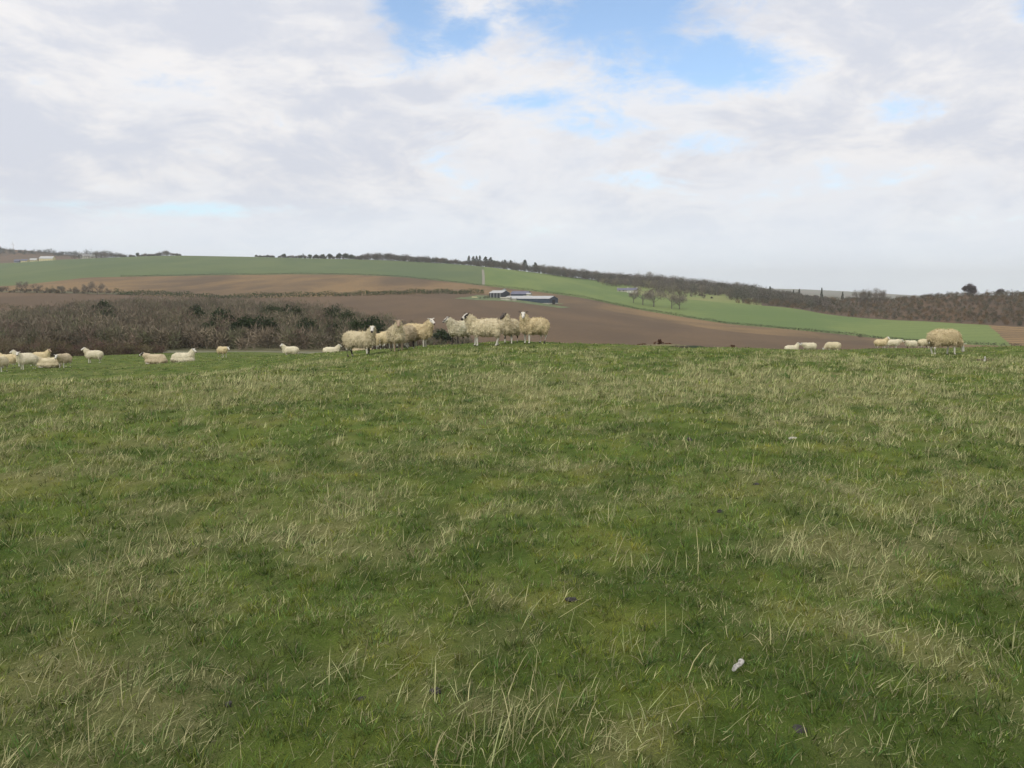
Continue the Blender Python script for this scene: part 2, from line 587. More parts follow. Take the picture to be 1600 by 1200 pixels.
def split_block(nameL, matL, nameR, matR, k, px0, pa, pb):
    a, b = row_index[k]; c0 = colidx(px0)
    nc_ = NC - c0
    V = np.stack([TX[a:b + 1, c0:], TY[a:b + 1, c0:], TZ[a:b + 1, c0:]], -1).reshape(-1, 3)
    L, Rr = [], []
    for j in range(b - a):
        lim = colidx(pa + (pb - pa) * j / (b - a)) - c0
        for i in range(nc_ - 1):
            q = j * nc_ + i
            (L if i < lim else Rr).append((q, q + 1, q + nc_ + 1, q + nc_))
    for nm, fc, mt in ((nameL, L, matL), (nameR, Rr, matR)):
        fc = np.array(fc); u, inv = np.unique(fc, return_inverse=True)
        tag(mesh_np(nm, V[u], [inv.reshape(fc.shape)], mt, smooth=True), kind='structure')


split_block('pasture', M_GREEN2, 'ploughed_field', M_PLOUGH2, 'M', 1400, 1588, 1546)
blk('crop_field', 'S', None, 756, M_GREEN)
blk('pasture', 'S', 756, 985, M_GREEN2)
blk('meadow', 'S', 985, 1190, M_MEADOW)
blk('heath_hill', 'S', 1190, None, M_HEATH)
blk('far_land', 'T', None, None, M_FAR)
blk('heath_hill', 'U', None, 420, M_HEATH)
blk('far_land', 'U', 420, None, M_FAR)
blk('far_land', 'X', None, None, M_FAR)
blk('far_hills', 'Z', None, None, M_FAR)
blk('far_land', 'E', None, None, M_FAR)


# ------------------------------------------------------------------ strips laid on the land (tracks)
def strip(name, pts, wdt, mat, lift=.06, n=60):
    """pts: list of (px, Y)"""
    P = np.array([[ground_at(a, b).x, b] for a, b in pts])
    d = np.concatenate([[0], np.cumsum(np.hypot(*np.diff(P, axis=0).T))])
    t = np.linspace(0, d[-1], n)
    xs, ys = pchip(d, P[:, 0], t), pchip(d, P[:, 1], t)
    V = []
    for i in range(n):
        j, k = max(i - 1, 0), min(i + 1, n - 1)
        nx, ny = -(ys[k] - ys[j]), xs[k] - xs[j]
        l = math.hypot(nx, ny); nx, ny = nx / l, ny / l
        for s_ in (-.5, -.25, 0, .25, .5):
            x, y = xs[i] + nx * wdt * s_, ys[i] + ny * wdt * s_
            V.append((x, y, terr(x, y) + lift))
    fs = [(i * 5 + j, i * 5 + j + 1, i * 5 + j + 6, i * 5 + j + 5) for i in range(n - 1) for j in range(4)]
    o = mesh_np(name, V, [np.array(fs)], mat, smooth=True)
    tag(o, kind='structure')
    return o


M_TRACK = m_plain('track_stone', (.25, .23, .175), var=.2, scale=.5)
M_PATH = m_plain('path_grit', (.165, .16, .095), var=.25, scale=.8)
M_YARD = m_plain('yard_grass', (.13, .165, .07), var=.3, scale=.2)
strip('verge', [(x, float(pchip(XP, LN['H'][0], [x])[0]) + 16) for x in range(-160, 230, 30)], 26, M_VALLEY, .25, 40)
strip('farm_track', [(755.5, 862), (755.5, 950), (755, 1040), (754.5, 1090)], 3.0, M_TRACK, .25)
strip('path', [(-60, 150), (120, 149), (260, 147), (420, 146), (540, 140), (620, 132)], 6.5, M_PATH, .12)
strip('farmyard', [(715, 644), (740, 642), (800, 634), (850, 626), (885, 620)], 26, M_YARD, .1)
strip('farmyard', [(735, 676), (770, 672), (820, 662), (870, 652)], 40, M_YARD, .16)


# ------------------------------------------------------------------ plants
def twig_cloud(centers, radii, per, length, width, up=.5, seed=0, col=None, colvar=.2):
    """thin tapering twigs filling ellipsoids. centers (n,3) radii (n,3) -> V,F,C"""
    r = np.random.default_rng(seed)
    n = len(centers); N = n * per
    c = np.repeat(centers, per, 0); rad = np.repeat(radii, per, 0)
    d = r.normal(size=(N, 3)); d /= np.linalg.norm(d, axis=1, keepdims=True)
    k = r.random((N, 1)) ** .45
    p = c + d * k * rad * .85
    dirn = d * .9 + r.normal(size=(N, 3)) * .45; dirn[:, 2] += up
    dirn /= np.linalg.norm(dirn, axis=1, keepdims=True)
    L = length * (.5 + r.random((N, 1)))
    side = np.cross(dirn, r.normal(size=(N, 3))); side /= np.linalg.norm(side, axis=1, keepdims=True) + 1e-9
    wd = width * (.6 + .8 * r.random((N, 1)))
    V = np.empty((N, 3, 3)); V[:, 0] = p - side * wd; V[:, 1] = p + side * wd; V[:, 2] = p + dirn * L
    Fc = np.arange(N * 3).reshape(N, 3)
    cc = np.repeat(col, per, 0) if np.ndim(col) == 2 else np.repeat(np.array([col]), N, 0)
    cc = cc * (1 + colvar * (r.random((N, 1)) * 2 - 1))
    return V.reshape(-1, 3), Fc, np.repeat(cc, 3, 0)


def leaf_cloud(centers, radii, per, size, seed=0, col=(.04, .06, .03), colvar=.35):
    r = np.random.default_rng(seed)
    n = len(centers); N = n * per
    c = np.repeat(centers, per, 0); rad = np.repeat(radii, per, 0)
    d = r.normal(size=(N, 3)); d /= np.linalg.norm(d, axis=1, keepdims=True)
    p = c + d * (r.random((N, 1)) ** .4) * rad
    a = r.normal(size=(N, 3)); a /= np.linalg.norm(a, axis=1, keepdims=True)
    b = np.cross(a, r.normal(size=(N, 3))); b /= np.linalg.norm(b, axis=1, keepdims=True)
    s = size * (.5 + r.random((N, 1)))
    V = np.empty((N, 3, 3)); V[:, 0] = p - a * s; V[:, 1] = p + a * s * .6 + b * s * .7; V[:, 2] = p + a * s * .5 - b * s * .7
    cc = np.array(col) * (1 + colvar * (r.random((n, 1)) * 2 - 1))
    cc = np.repeat(cc, per, 0) * (1 + .25 * (r.random((N, 1)) * 2 - 1))
    return V.reshape(-1, 3), np.arange(N * 3).reshape(N, 3), np.repeat(cc, 3, 0)


def tube_np(P, rad, n=6):
    P = np.asarray(P, float); V = []; Fs = []
    for i in range(len(P)):
        t = P[min(i + 1, len(P) - 1)] - P[max(i - 1, 0)]
        t = t / (np.linalg.norm(t) + 1e-9)
        ref = np.array([1, 0, 0]) if abs(t[0]) < .8 else np.array([0, 1, 0])
        a = np.cross(t, ref); a /= np.linalg.norm(a); b = np.cross(t, a)
        for k in range(n):
            an = 2 * math.pi * k / n
            V.append(P[i] + (a * math.cos(an) + b * math.sin(an)) * rad[i])
    for i in range(len(P) - 1):
        for k in range(n):
            k2 = (k + 1) % n
            Fs.append((i * n + k, i * n + k2, i * n + n + k2, i * n + n + k))
    return np.array(V), np.array(Fs)


def merge(parts):
    V = []; Q = []; T = []; C = []; o = 0
    for v, f, c in parts:
        V.append(v); C.append(c if np.ndim(c) == 2 else np.repeat(np.array([c]), len(v), 0))
        (T if f.shape[1] == 3 else Q).append(f + o)
        o += len(v)
    fs = []
    if Q: fs.append(np.concatenate(Q))
    if T: fs.append(np.concatenate(T))
    return np.concatenate(V), fs, np.concatenate(C)


M_LEAF = m_vcol('foliage', .8, .15)
M_TWIG = m_vcol('twigs', .9)
M_BARK = m_plain('bark', (.11, .09, .075), var=.3, scale=3)


def limbs(h, spread, n, seed, base_r, fork=.14):
    r = random.Random(seed); parts = []
    top = np.array([r.uniform(-.05, .05) * h, r.uniform(-.05, .05) * h, h * .75])
    v, f = tube_np([np.zeros(3) - np.array([0, 0, .3]), top * .35, top], [base_r, base_r * .75, base_r * .2])
    parts.append((v, f, (.1, .085, .07)))
    tips = []
    for i in range(n):
        a = 2 * math.pi * i / n + r.uniform(-.4, .4); t = fork + (0.62 - fork) * r.random()
        s = top * t / .75 * .75
        e = s + np.array([math.cos(a) * spread * r.uniform(.6, 1), math.sin(a) * spread * r.uniform(.6, 1), h * r.uniform(.25, .5)])
        mid = (s + e) / 2 + np.array([0, 0, -h * .04])
        v, f = tube_np([s, mid, e], [base_r * .45, base_r * .28, base_r * .08], 5)
        parts.append((v, f, (.1, .085, .07))); tips.append(e)
        for j in range(3):
            b = a + r.uniform(-1, 1); s2 = mid * (1 - j * .25) + e * j * .25
            e2 = s2 + np.array([math.cos(b), math.sin(b), r.uniform(.5, 1.4)]) * spread * .4
            v, f = tube_np([s2, e2], [base_r * .18, base_r * .05], 4)
            parts.append((v, f, (.1, .085, .07))); tips.append(e2)
    return parts, np.array(tips)


PROTO = {}


def proto_bare(key, h, spread, seed, col, tw=.035):
    parts, tips = limbs(h, spread, 7, seed, h * .03)
    v, f, c = merge(parts)
    trunk = mesh_np('trunk', v, f, M_BARK, link=False, cols=c)
    tips[:, 2] = np.clip(tips[:, 2], h * .26, h * .90)
    rad = np.tile(np.array([[spread * .46, spread * .46, h * .20]]), (len(tips), 1))
    v, f, c = twig_cloud(tips, rad, 40, h * .10, tw, .5, seed, np.array(col))
    crown = mesh_np('crown', v, [f], M_TWIG, link=False, cols=c)
    PROTO[key] = (trunk, crown)


def proto_conifer(key, h, spread, seed, col, bare=.15, ragged=.3):
    r = np.random.default_rng(seed)
    v, f = tube_np([(0, 0, -.3), (0, 0, h * .5), (0, 0, h)], [h * .018, h * .012, .02])
    trunk = mesh_np('trunk', v, [f], M_BARK, link=False, cols=np.tile([[.1, .085, .07]], (len(v), 1)))
    cs, rd = [], []
    lv = 16
    for i in range(lv):
        t = bare + (1 - bare) * i / lv
        z = h * t; rr = spread * (1 - (t - bare) / (1 - bare)) ** .8 + .15
        for k in range(7):
            a = r.random() * 6.28; q = rr * (.45 + .55 * r.random() * (1 + ragged))
            cs.append((math.cos(a) * q * .7, math.sin(a) * q * .7, z + r.normal() * h * .015)); rd.append((rr * .33, rr * .33, h * .03))
    v, f, c = leaf_cloud(np.array(cs), np.array(rd), 16, h * .022, seed, col)
    crown = mesh_np('crown', v, [f], M_LEAF, link=False, cols=c)
    PROTO[key] = (trunk, crown)


def proto_round(key, h, spread, seed, col, n=40, per=80, leaf=.27):
    r = np.random.default_rng(seed)
    parts, tips = limbs(h, spread * .8, 5, seed, h * .03, .15)
    v, f, c = merge(parts)
    trunk = mesh_np('trunk', v, f, M_BARK, link=False, cols=c)
    d = r.normal(size=(n, 3)); d /= np.linalg.norm(d, axis=1, keepdims=True)
    cs = d * (r.random((n, 1)) ** .4) * np.array([[spread * .8, spread * .8, h * .36]]) + np.array([[0, 0, h * .50]])
    rd = np.tile([[spread * .36, spread * .36, h * .16]], (n, 1)) * (.6 + .8 * r.random((n, 1)))
    v, f, c = leaf_cloud(cs, rd, per, leaf, seed, col)
    crown = mesh_np('crown', v, [f], M_LEAF, link=False, cols=c)
    PROTO[key] = (trunk, crown)


proto_bare('bareA', 10, 4.2, 1, (.19, .165, .13), .09)
proto_bare('bareB', 10, 5.2, 2, (.20, .17, .13), .09)
proto_bare('bareC', 10, 3.6, 3, (.18, .165, .125), .09)
proto_conifer('coniferA', 12, 2.6, 4, (.040, .055, .030))
proto_conifer('coniferB', 12, 3.0, 5, (.045, .055, .032), .3, .6)
proto_round('roundA', 8, 3.4, 6, (.034, .052, .020))
proto_round('roundB', 8, 3.8, 8, (.040, .058, .022))
proto_round('roundC', 8, 3.4, 6, (.085, .062, .055))
proto_round('gorse', 2.6, 1.8, 9, (.055, .065, .025), 20, 50, .08)


def tree(kind, px, Y, h, name, label, cat='tree', group=None, wide=1.0, sink=0.0, dcol=None):
    """plant a copy of one prototype with its parts"""
    base = {'bareA': 10, 'bareB': 10, 'bareC': 10, 'coniferA': 12, 'coniferB': 12, 'roundA': 8, 'roundB': 8, 'roundC': 8, 'gorse': 2.6}[kind]
    p = ground_at(px, Y)
    e = empty(name, (p.x, p.y, p.z - sink), random.uniform(0, 6.28))
    k = h / base
    e.scale = (k * wide, k * wide, k)
    for o in PROTO[kind]:
        c = o.copy(); COL.objects.link(c); c.parent = e
    tag(e, label, cat, group)
    return e


ORD = ['first', 'second', 'third', 'fourth', 'fifth', 'sixth', 'seventh', 'eighth', 'ninth', 'tenth', 'eleventh', 'twelfth', 'thirteenth', 'fourteenth', 'fifteenth',
       'sixteenth', 'seventeenth', 'eighteenth', 'nineteenth', 'twentieth', 'twenty-first', 'twenty-second', 'twenty-third', 'twenty-fourth', 'twenty-fifth', 'twenty-sixth',
       'twenty-seventh', 'twenty-eighth', 'twenty-ninth', 'thirtieth']


def wpx(w_, Y):
    return w_ * Y / F


# valley wood: one mass of bare scrub
def wood_cols(r, n, pal):
    return np.array(pal)[r.integers(0, len(pal), n)] * (.65 + .7 * r.random((n, 1)))


def thicket(name, pts, hts, pal, per, twl, tww, seed, blobs=3, label=None, flat=.55, trunkw=.05, wide=.42):
    """pts: (n,3) tree feet; a mass of bare bushes as ONE object"""
    r = np.random.default_rng(seed)
    n = len(pts); cs = []; rd = []; cc = []
    cols = wood_cols(r, n, pal)
    TV = []; TF = []; TC = []
    for i in range(n):
        h = hts[i]; b = pts[i]
        for j in range(blobs):
            cs.append(b + np.array([r.normal() * h * .17, r.normal() * h * .17, h * (.16 + .56 * r.random())]))
            k = .8 + .5 * r.random()
            rd.append((h * wide * .72 * k, h * wide * .72 * k, h * .32 * k)); cc.append(cols[i])
        for j in range(3):   # stems
            a = r.random() * 6.28; l = h * .75
            tip = b + np.array([math.cos(a) * h * .22, math.sin(a) * h * .22, l])
            o = len(TV)
            wv = np.array([trunkw, 0, 0])
            TV += [b - wv, b + wv, tip + wv * .3, tip - wv * .3]
            TF.append((o, o + 1, o + 2, o + 3)); TC += [cols[i] * .85] * 4
    v, f, c = twig_cloud(np.array(cs), np.array(rd), per, twl, tww, flat, seed, np.array(cc), .25)
    V, Fs, C = merge([(v, f, c), (np.array(TV), np.array(TF), np.array(TC))])
    o = mesh_np(name, V, Fs, M_TWIG, cols=C)
    tag(o, label, None, None, 'stuff')
    return o


PAL_WOOD = [(.16, .135, .098), (.185, .148, .105), (.14, .128, .082), (.22, .182, .125), (.16, .118, .088), (.125, .125, .07), (.11, .095, .068)]
pts = []; hts = []
r = np.random.default_rng(5)
for _ in range(10500):
    Y = 154 + (430 - 154) * r.random() ** .95
    px = -260 + 1000 * r.random()
    back = lineYpx('W', min(max(px, -200), 760)) - 4
    if px > 700: back = 230
    if Y > back: continue
    front = 152 if px < 560 else 152 + (px - 560) * .12
    if Y < front: continue
    if r.random() > (Y / 430 + .15 if Y > 185 else .9): continue
    h = 1.9 + 4.2 * r.random() ** 1.4 + 3.8 * float(fbm(px / 30, Y / 22, 3, 2))
    if Y < 172: h = min(h, 4.6) * .95
    if px > 560: h *= max(.55, 1 - (px - 560) / 260)
    if px < 120: h *= .9
    p = ground_at(px, Y)
    pts.append(np.array(p)); hts.append(h)
thicket('woodland', pts, hts, PAL_WOOD, 34, 1.0, .075, 77, 3, 'mass of bare brown scrub woodland filling the valley below the ploughed fields')

# low front edge of the wood, redder bramble and bushes
pts = []; hts = []
for _ in range(620):
    px = -200 + 760 * r.random(); Y = 128 + 20 * r.random()
    if px > 255: continue
    p = ground_at(px, Y); pts.append(np.array(p)); hts.append(1.4 + 2.0 * r.random() * float(fbm(px / 20, 1, 9, 2)) * 1.6)
thicket('undergrowth', pts, hts, [(.11, .075, .055), (.10, .085, .045), (.125, .08, .065), (.14, .12, .07)], 40, .55, .035, 78, 3,
        'low reddish brambles and bushes along the near edge of the wood')

# evergreens standing among the bare wood
evs = [(82, 512, 200, 5.4, 'roundA', .7, 'dark round evergreen bush alone in the lower left of the brown wood'),
       (157, 467, 330, 8.0, 'roundA', 1.1, 'broad dark evergreen on the upper left edge of the wood'),
       (168, 478, 300, 7.0, 'roundB', .9, 'dark evergreen just below the broad one at the wood\'s upper left edge'),
       (302, 474, 300, 6.6, 'roundA', .9, 'dull evergreen near the wood\'s upper edge above the single grazing gap'),
       (347, 479, 290, 6.8, 'roundA', 1.0, 'dark round evergreen high in the wood, left of the pair'),
       (322, 499, 235, 5.6, 'roundB', .9, 'olive evergreen below and left of the dark round pair in the wood'),
       (379, 491, 245, 6.6, 'roundA', 1.15, 'left one of two large dark evergreens in the middle of the wood'),
       (411, 491, 240, 6.6, 'roundA', 1.2, 'right one of two large dark evergreens in the middle of the wood'),
       (386, 507, 215, 4.2, 'roundB', 1.1, 'pale green low bush in front of the two large evergreens'),
       (442, 474, 345, 6.4, 'roundB', 1.2, 'evergreen on the wood\'s top edge under the hedge line'),
       (462, 476, 340, 5.6, 'roundB', 1.0, 'smaller evergreen beside the one on the wood\'s top edge'),
       (419, 474, 350, 5.5, 'roundB', 1.0, 'low evergreen on the wood\'s top edge, left of its neighbours'),
       (479, 494, 240, 6.2, 'roundA', .85, 'dark evergreen to the right of the two large ones in the wood'),
       (519, 475, 300, 7.2, 'roundA', .7, 'tall narrow evergreen poking above the wood\'s right slope'),
       (538, 481, 290, 6.4, 'roundB', .75, 'grey green narrow tree beside the tall narrow evergreen'),
       (519, 502, 225, 5.6, 'roundA', 1.1, 'evergreen bush above the small sheep looking right'),
       (558, 494, 240, 5.8, 'roundB', .7, 'left half of the evergreen clump above the large sheep with black ears'),
       (579, 491, 240, 6.0, 'roundA', .9, 'right half of the evergreen clump above the large sheep with black ears'),
       (692, 512, 210, 5.2, 'roundA', 1.3, 'dark bush seen between the two groups of large sheep')]
for px, pytop, Y, h, kd, wd, lb in evs:
    bot = pytop + {'roundA': 14, 'roundB': 11}[kd] * (.75 + .35 * wd)
    Y = min(max(6900 / (bot - 458), 172), lineYpx('W', px) - 6)
    if px > 545: Y = 166 + (px - 560) * .12
    p = ground_at(px, Y)
    zt = at(px, pytop - 1, Y).z
    tree(kd, px, Y, max(zt - p.z, 2.5), 'evergreen_tree', lb, 'tree', 'evergreens among the bare valley wood', wd * 1.0)

# scrub strip behind the left field
pts = []; hts = []
for _ in range(260):
    px = -150 + 330 * r.random(); Y = lineYpx('H', max(px, -200)) + 4 + 30 * r.random()
    p = ground_at(px, Y); pts.append(np.array(p)); hts.append(1.5 + 4.5 * r.random() ** 3)
thicket('scrub', pts, hts, [(.085, .078, .05), (.115, .09, .065), (.16, .13, .075)], 40, .9, .08, 80, 2, 'strip of dark scrub between the brown field and the green field at the left')
for i, (px, top) in enumerate(((35, 439), (57, 444), (96, 446), (137, 443), (152, 441))):
    Y = 615
    tree(('bareA', 'bareB', 'bareC')[i % 3], px, Y, at(px, top, Y).z - ground_at(px, Y).z, 'bare_tree',
         '%s small bare tree from the left on the scrub strip beside the left brown field' % ORD[i], 'tree', 'bare trees on the scrub strip', 1.0)

# belt of wood on the skyline, left of the conifers
def belt(name, x0, x1, dY, toppy, n, seed, pal, label, tw=.20, twl=1.6, per=34, line='S'):
    r = np.random.default_rng(seed); pts = []; hts = []
    for _ in range(n):
        px = x0 + (x1 - x0) * r.random()
        Y = lineYpx(line, px) + dY[0] + (dY[1] - dY[0]) * r.random()
        p = ground_at(px, Y)
        tp = float(np.interp(px, [a for a, b in toppy], [b for a, b in toppy])) + r.normal() * .7 + (float(fbm(px / 7, 3.3, 8, 3)) - .5) * 7
        h = at(px, tp - 1.5, Y).z - p.z
        if h < 1.2: continue
        pts.append(np.array(p)); hts.append(h)
    return thicket(name, pts, hts, pal, per, twl, tw, seed, 3, label, .5, .12, .5)


PAL_SKY = [(.115, .10, .085), (.14, .115, .09), (.095, .095, .072)]
belt('woodland', 560, 735, (-32, -6), [(560, 401), (580, 397), (610, 397), (650, 401), (700, 406), (735, 410)], 300, 91, PAL_SKY, 'dense belt of bare wood along the skyline left of the tall conifers')
belt('woodland', 735, 862, (-32, -8), [(735, 408), (800, 411), (862, 420)], 200, 97, PAL_SKY, 'low bare undergrowth around the tall skyline conifers')
belt('woodland', 862, 1190, (-62, -8), [(862, 420), (900, 421), (950, 427), (985, 429), (1040, 431), (1090, 437), (1150, 442), (1190, 448)], 620, 92, PAL_SKY,
     'long belt of bare wood stepping down the skyline right of the farm')
belt('woodland', 930, 1160, (-130, -30), [(930, 436), (985, 437), (1040, 440), (1090, 445), (1160, 452)], 330, 102, PAL_SKY + [(.19, .17, .10)],
     'bare wood spilling down the slope around and right of the small white house')
belt('woodland', 1140, 1300, (-200, -20), [(1140, 447), (1180, 450), (1225, 454), (1260, 462), (1300, 468)], 420, 93, PAL_SKY + [(.085, .085, .055)],
     'bare wood above the bright green pasture at the right')
belt('scrub', 1010, 1130, (-210, -60), [(1010, 458), (1040, 448), (1075, 456), (1130, 470)], 90, 94, [(.15, .135, .085), (.13, .115, .08)], 'loose pale scrub on the meadow slope')
belt('scrub', 396, 562, (-16, 4), [(396, 402.5), (480, 402), (562, 401)], 170, 103, PAL_SKY + [(.07, .085, .045)], 'low scrubby growth under the spaced trees on the left skyline')
# conifers
for i, (px, top, base, kd, wd) in enumerate(((402, 399, 405, 'roundA', 1.2), (420, 399, 405, 'roundA', 1.3), (445, 397, 405, 'roundB', 1.1), (458, 400, 405, 'bareA', 1.1), (475, 397, 405, 'coniferA', .9),
                                   (486, 398, 406, 'roundB', 1.1), (496, 398, 406, 'roundA', 1.2), (505, 397.5, 406, 'roundB', 1.1), (517, 397, 406, 'roundA', 1.2), (531, 396, 406, 'roundA', 1.1),
                                   (541, 396, 406, 'roundB', 1.2), (550, 398, 406, 'roundA', 1.1))):
    Y = lineYpx('S', px) - 10
    tree(kd, px, Y, at(px, top - 1.5, Y).z - ground_at(px, Y).z, 'skyline_tree', '%s from the left of the spaced trees on the left skyline' % ORD[i], 'tree',
         'spaced trees on the left skyline', wd * 1.05)
for i, (px, top, kd, wd) in enumerate(((733, 400.5, 'coniferA', .75), (740, 401.5, 'coniferB', .8), (745, 401, 'coniferA', .7), (750, 400.5, 'coniferA', .7), (759, 402, 'coniferB', .95), (767, 403, 'coniferB', .9),
                                   (776, 407, 'roundB', .8), (789, 407, 'coniferB', .95), (798, 407.5, 'coniferA', .9), (808, 412, 'bareB', .9), (820, 407, 'coniferA', 1.1), (836, 411, 'coniferB', .9), (843, 414, 'bareC', .9), (850, 416, 'bareA', 1))):
    Y = lineYpx('S', px) - 12
    tree(kd, px, Y, at(px, top - 1.5, Y).z - ground_at(px, Y).z, 'conifer' if kd.startswith('con') else 'skyline_tree',
         '%s from the left in the tall tree cluster above the farm' % ORD[i], 'tree', 'tall trees above the farm', wd * 1.9)
sky_b = [(860, 419), (868, 418), (876, 419), (885, 421), (895, 423), (905, 424), (915, 425), (925, 427), (938, 429), (950, 430), (962, 430), (975, 430), (1005, 429), (1018, 434), (1030, 433), (1045, 435), (1060, 437),
         (1072, 437), (1086, 441), (1098, 440), (1112, 441), (1128, 442), (1142, 445), (1158, 447), (1172, 447)]
for i, (px, top) in enumerate(sky_b):
    Y = lineYpx('S', px) - 34; top -= 3
    tree(('bareB', 'bareA', 'roundB', 'bareC', 'bareB')[(i * 7) % 5] if px > 900 else ('bareA', 'bareC')[i % 2], px, Y, at(px, top, Y).z - ground_at(px, Y).z, 'bare_tree',
         '%s from the left of the row right of the tall skyline conifers' % ORD[i], 'tree', 'trees stepping down the skyline', 1.25)
for i, (px, top, kd, wd) in enumerate(((1175, 445, 'coniferA', 1.2), (1203, 447, 'coniferA', 1.2), (1240, 452, 'coniferA', .9), (1249, 451, 'coniferB', .8),
                                       (1284, 449, 'coniferA', .7), (1317, 455, 'coniferB', .7))):
    Y = lineYpx('S', px) - 60
    tree(kd, px, Y, at(px, top, Y).z - ground_at(px, Y).z, 'conifer', '%s dark conifer from the left rising out of the bare wood at the right' % ORD[i], 'tree', 'conifers in the right wood', wd)
for i, (px, top, kd) in enumerate(((1345, 452, 'bareA'), (1353, 453, 'bareC'), (1367, 452, 'bareB'), (1376, 453, 'bareA'))):
    Y = 800
    tree(kd, px, Y, at(px, top, Y).z - ground_at(px, Y).z, 'bare_tree', '%s from the left of the open bare trees standing above the heath slope' % ORD[i], 'tree', 'open bare trees above the heath', .9)
# mid-slope bare trees on the pasture
for i, (px, top, base, Y) in enumerate(((1005, 452, 474, 760), (1022, 452, 474, 750), (990, 456, 472, 780), (1050, 458, 478, 740), (1062, 460, 479, 735))):
    h = at(px, top, Y).z - ground_at(px, Y).z
    lb = ('%s from the left of the bare trees below the white house' % ORD[[1, 2, 0, 3, 4][i]]) if i < 5 else ('faint bare bush on the lower green field, the %s one' % ('left', 'right')[i - 5])
    tree(('bareB', 'bareA', 'bareC')[i % 3], px, Y, max(h, 4) if i < 5 else 4.5, 'bare_tree', lb, 'tree', 'bare trees on the pasture slope', 1.1)

# right hillside of heath and gorse
r = np.random.default_rng(15); pts = []; hts = []
for _ in range(3600):
    px = 1150 + 800 * r.random() ** 1.1
    t = r.random()
    Ya, Yb = lineYpx('M', min(px, 2200)), lineYpx('S', min(px, 2200))
    Y = Ya + 3 + (Yb + 12 - Ya) * t
    if px < 1300 and t > (px - 1120) / 180: continue
    p = ground_at(px, Y); pts.append(np.array(p)); hts.append(2.0 + 3.0 * r.random() ** 2 + 1.5 * float(fbm(px / 25, Y / 30, 5, 2)))
thicket('scrub', pts, hts, [(.10, .076, .046), (.125, .085, .042), (.078, .078, .045), (.095, .09, .052), (.11, .10, .075), (.145, .088, .038)], 30, 1.0, .085, 95, 3,
        'dense brown and rust scrub covering the hillside at the right')
Y = 770
tree('roundC', 1516, Y, at(1516, 441, Y).z - ground_at(1516, Y).z, 'round_tree', 'dark round headed tree standing highest on the brown hill at the right', 'tree', None, 1.25)
Y = 765
tree('roundC', 1563, Y, at(1563, 450, Y).z - ground_at(1563, Y).z, 'round_tree', 'low tree on the brown hilltop to the right of the round headed tree', 'tree', None, 1.3)

# far left: plantation and mound
belt('woodland', -150, 200, (620, 700), [(-150, 378), (0, 386.5), (40, 391.5), (55, 391), (85, 390), (92, 394), (120, 393), (160, 392), (200, 398)], 200, 98, [(.045, .055, .045), (.06, .06, .05)],
     'dark conifer plantation along the far left skyline', .3, 3.0, 26)
belt('woodland', 115, 250, (-10, 60), [(115, 399), (130, 396), (160, 395), (200, 400), (235, 399), (250, 399)], 110, 99, PAL_SKY, 'trees and bushes round the pale house on the left skyline', .16, 1.8)
belt('woodland', 232, 285, (-25, 5), [(232, 400), (250, 396), (265, 394), (278, 397), (285, 399.5)], 60, 100, PAL_SKY, 'small rounded copse on the left skyline', .14, 1.6)
Y = 1345
tree('roundA', 218, Y, at(218, 394, Y).z - ground_at(218, Y).z, 'skyline_tree', 'single small dark tree on the left skyline beside the rounded copse', 'tree')


# ------------------------------------------------------------------ hedges
def hedge(pts, h, wdt, label, seed, col=(.075, .075, .035), per=14, size=.22, name='hedge', step=1.3, jig=.5):
    P = np.array([[ground_at(a, b).x, b] for a, b in pts])
    d = np.concatenate([[0], np.cumsum(np.hypot(*np.diff(P, axis=0).T))])
    n = int(d[-1] / step)
    t = np.linspace(0, d[-1], n)
    xs, ys = pchip(d, P[:, 0], t), pchip(d, P[:, 1], t)
    r = np.random.default_rng(seed); cs = []; rd = []
    for i in range(n):
        k = float(.6 + .8 * vnoise(t[i] / 9, 1.5, seed))
        hh = h * k
        x, y = xs[i] + r.normal() * jig * .4, ys[i] + r.normal() * jig
        cs.append((x, y, terr(x, y) + hh * .45)); rd.append((step * .9, wdt * .5, hh * .55))
    v, f, c = leaf_cloud(np.array(cs), np.array(rd), per, size, seed, col, .3)
    o = mesh_np(name, v, [f], M_LEAF, cols=c)
    tag(o, label, 'hedge', 'field hedges')
    return o


def along(k, x0, x1, off=0, n=24):
    return [(x, lineYpx(k, x) + off) for x in np.linspace(x0, x1, n)]


hedge(along('B', 190, 752, 0, 30), 2.2, 1.8, 'thin dark hedge between the upper brown field and the green hillside at the left', 1, (.045, .045, .025), 30)
hedge(along('B', 757, 1120, 0, 30), 2.4, 1.8, 'dark hedge between brown plough and bright pasture, running right from the farm', 2, (.042, .04, .024), 30)
hedge(along('B', 1122, 1600, 0, 30), 1.9, 1.5, 'dark hedge falling to the lower right edge of the brown field', 3, (.042, .04, .024), 30)
hedge([(x, lineYpx('H', x)) for x in np.linspace(180, 755, 30)], 4.2, 9.0, 'long green hedge dividing the two ploughed fields left of the farm', 4, (.045, .068, .018), 48, .42)
hedge([(-60, 470), (0, 455), (40, 440), (80, 428), (110, 420)], 3.0, 4, 'short dark green hedge along the lower edge of the far left brown field', 5, (.055, .065, .03))
hedge([(x, lineYpx('S', x) - 75 - (x - 800) * .02) for x in np.linspace(800, 990, 14)], 1.4, 1.5, 'thin dark hedge crossing the green slope above the farm', 6, (.08, .075, .035))
hedge([(x, lineYpx('M', x) + 6) for x in np.linspace(1165, 1215, 6)], 1.6, 2, 'short brown hedge at the top corner of the bright pasture', 7, (.08, .06, .04))
tree('gorse', 1348, 484, 2.4, 'bush', 'isolated dark bush on the hedge line above the right sheep', 'bush', None, 1.3)


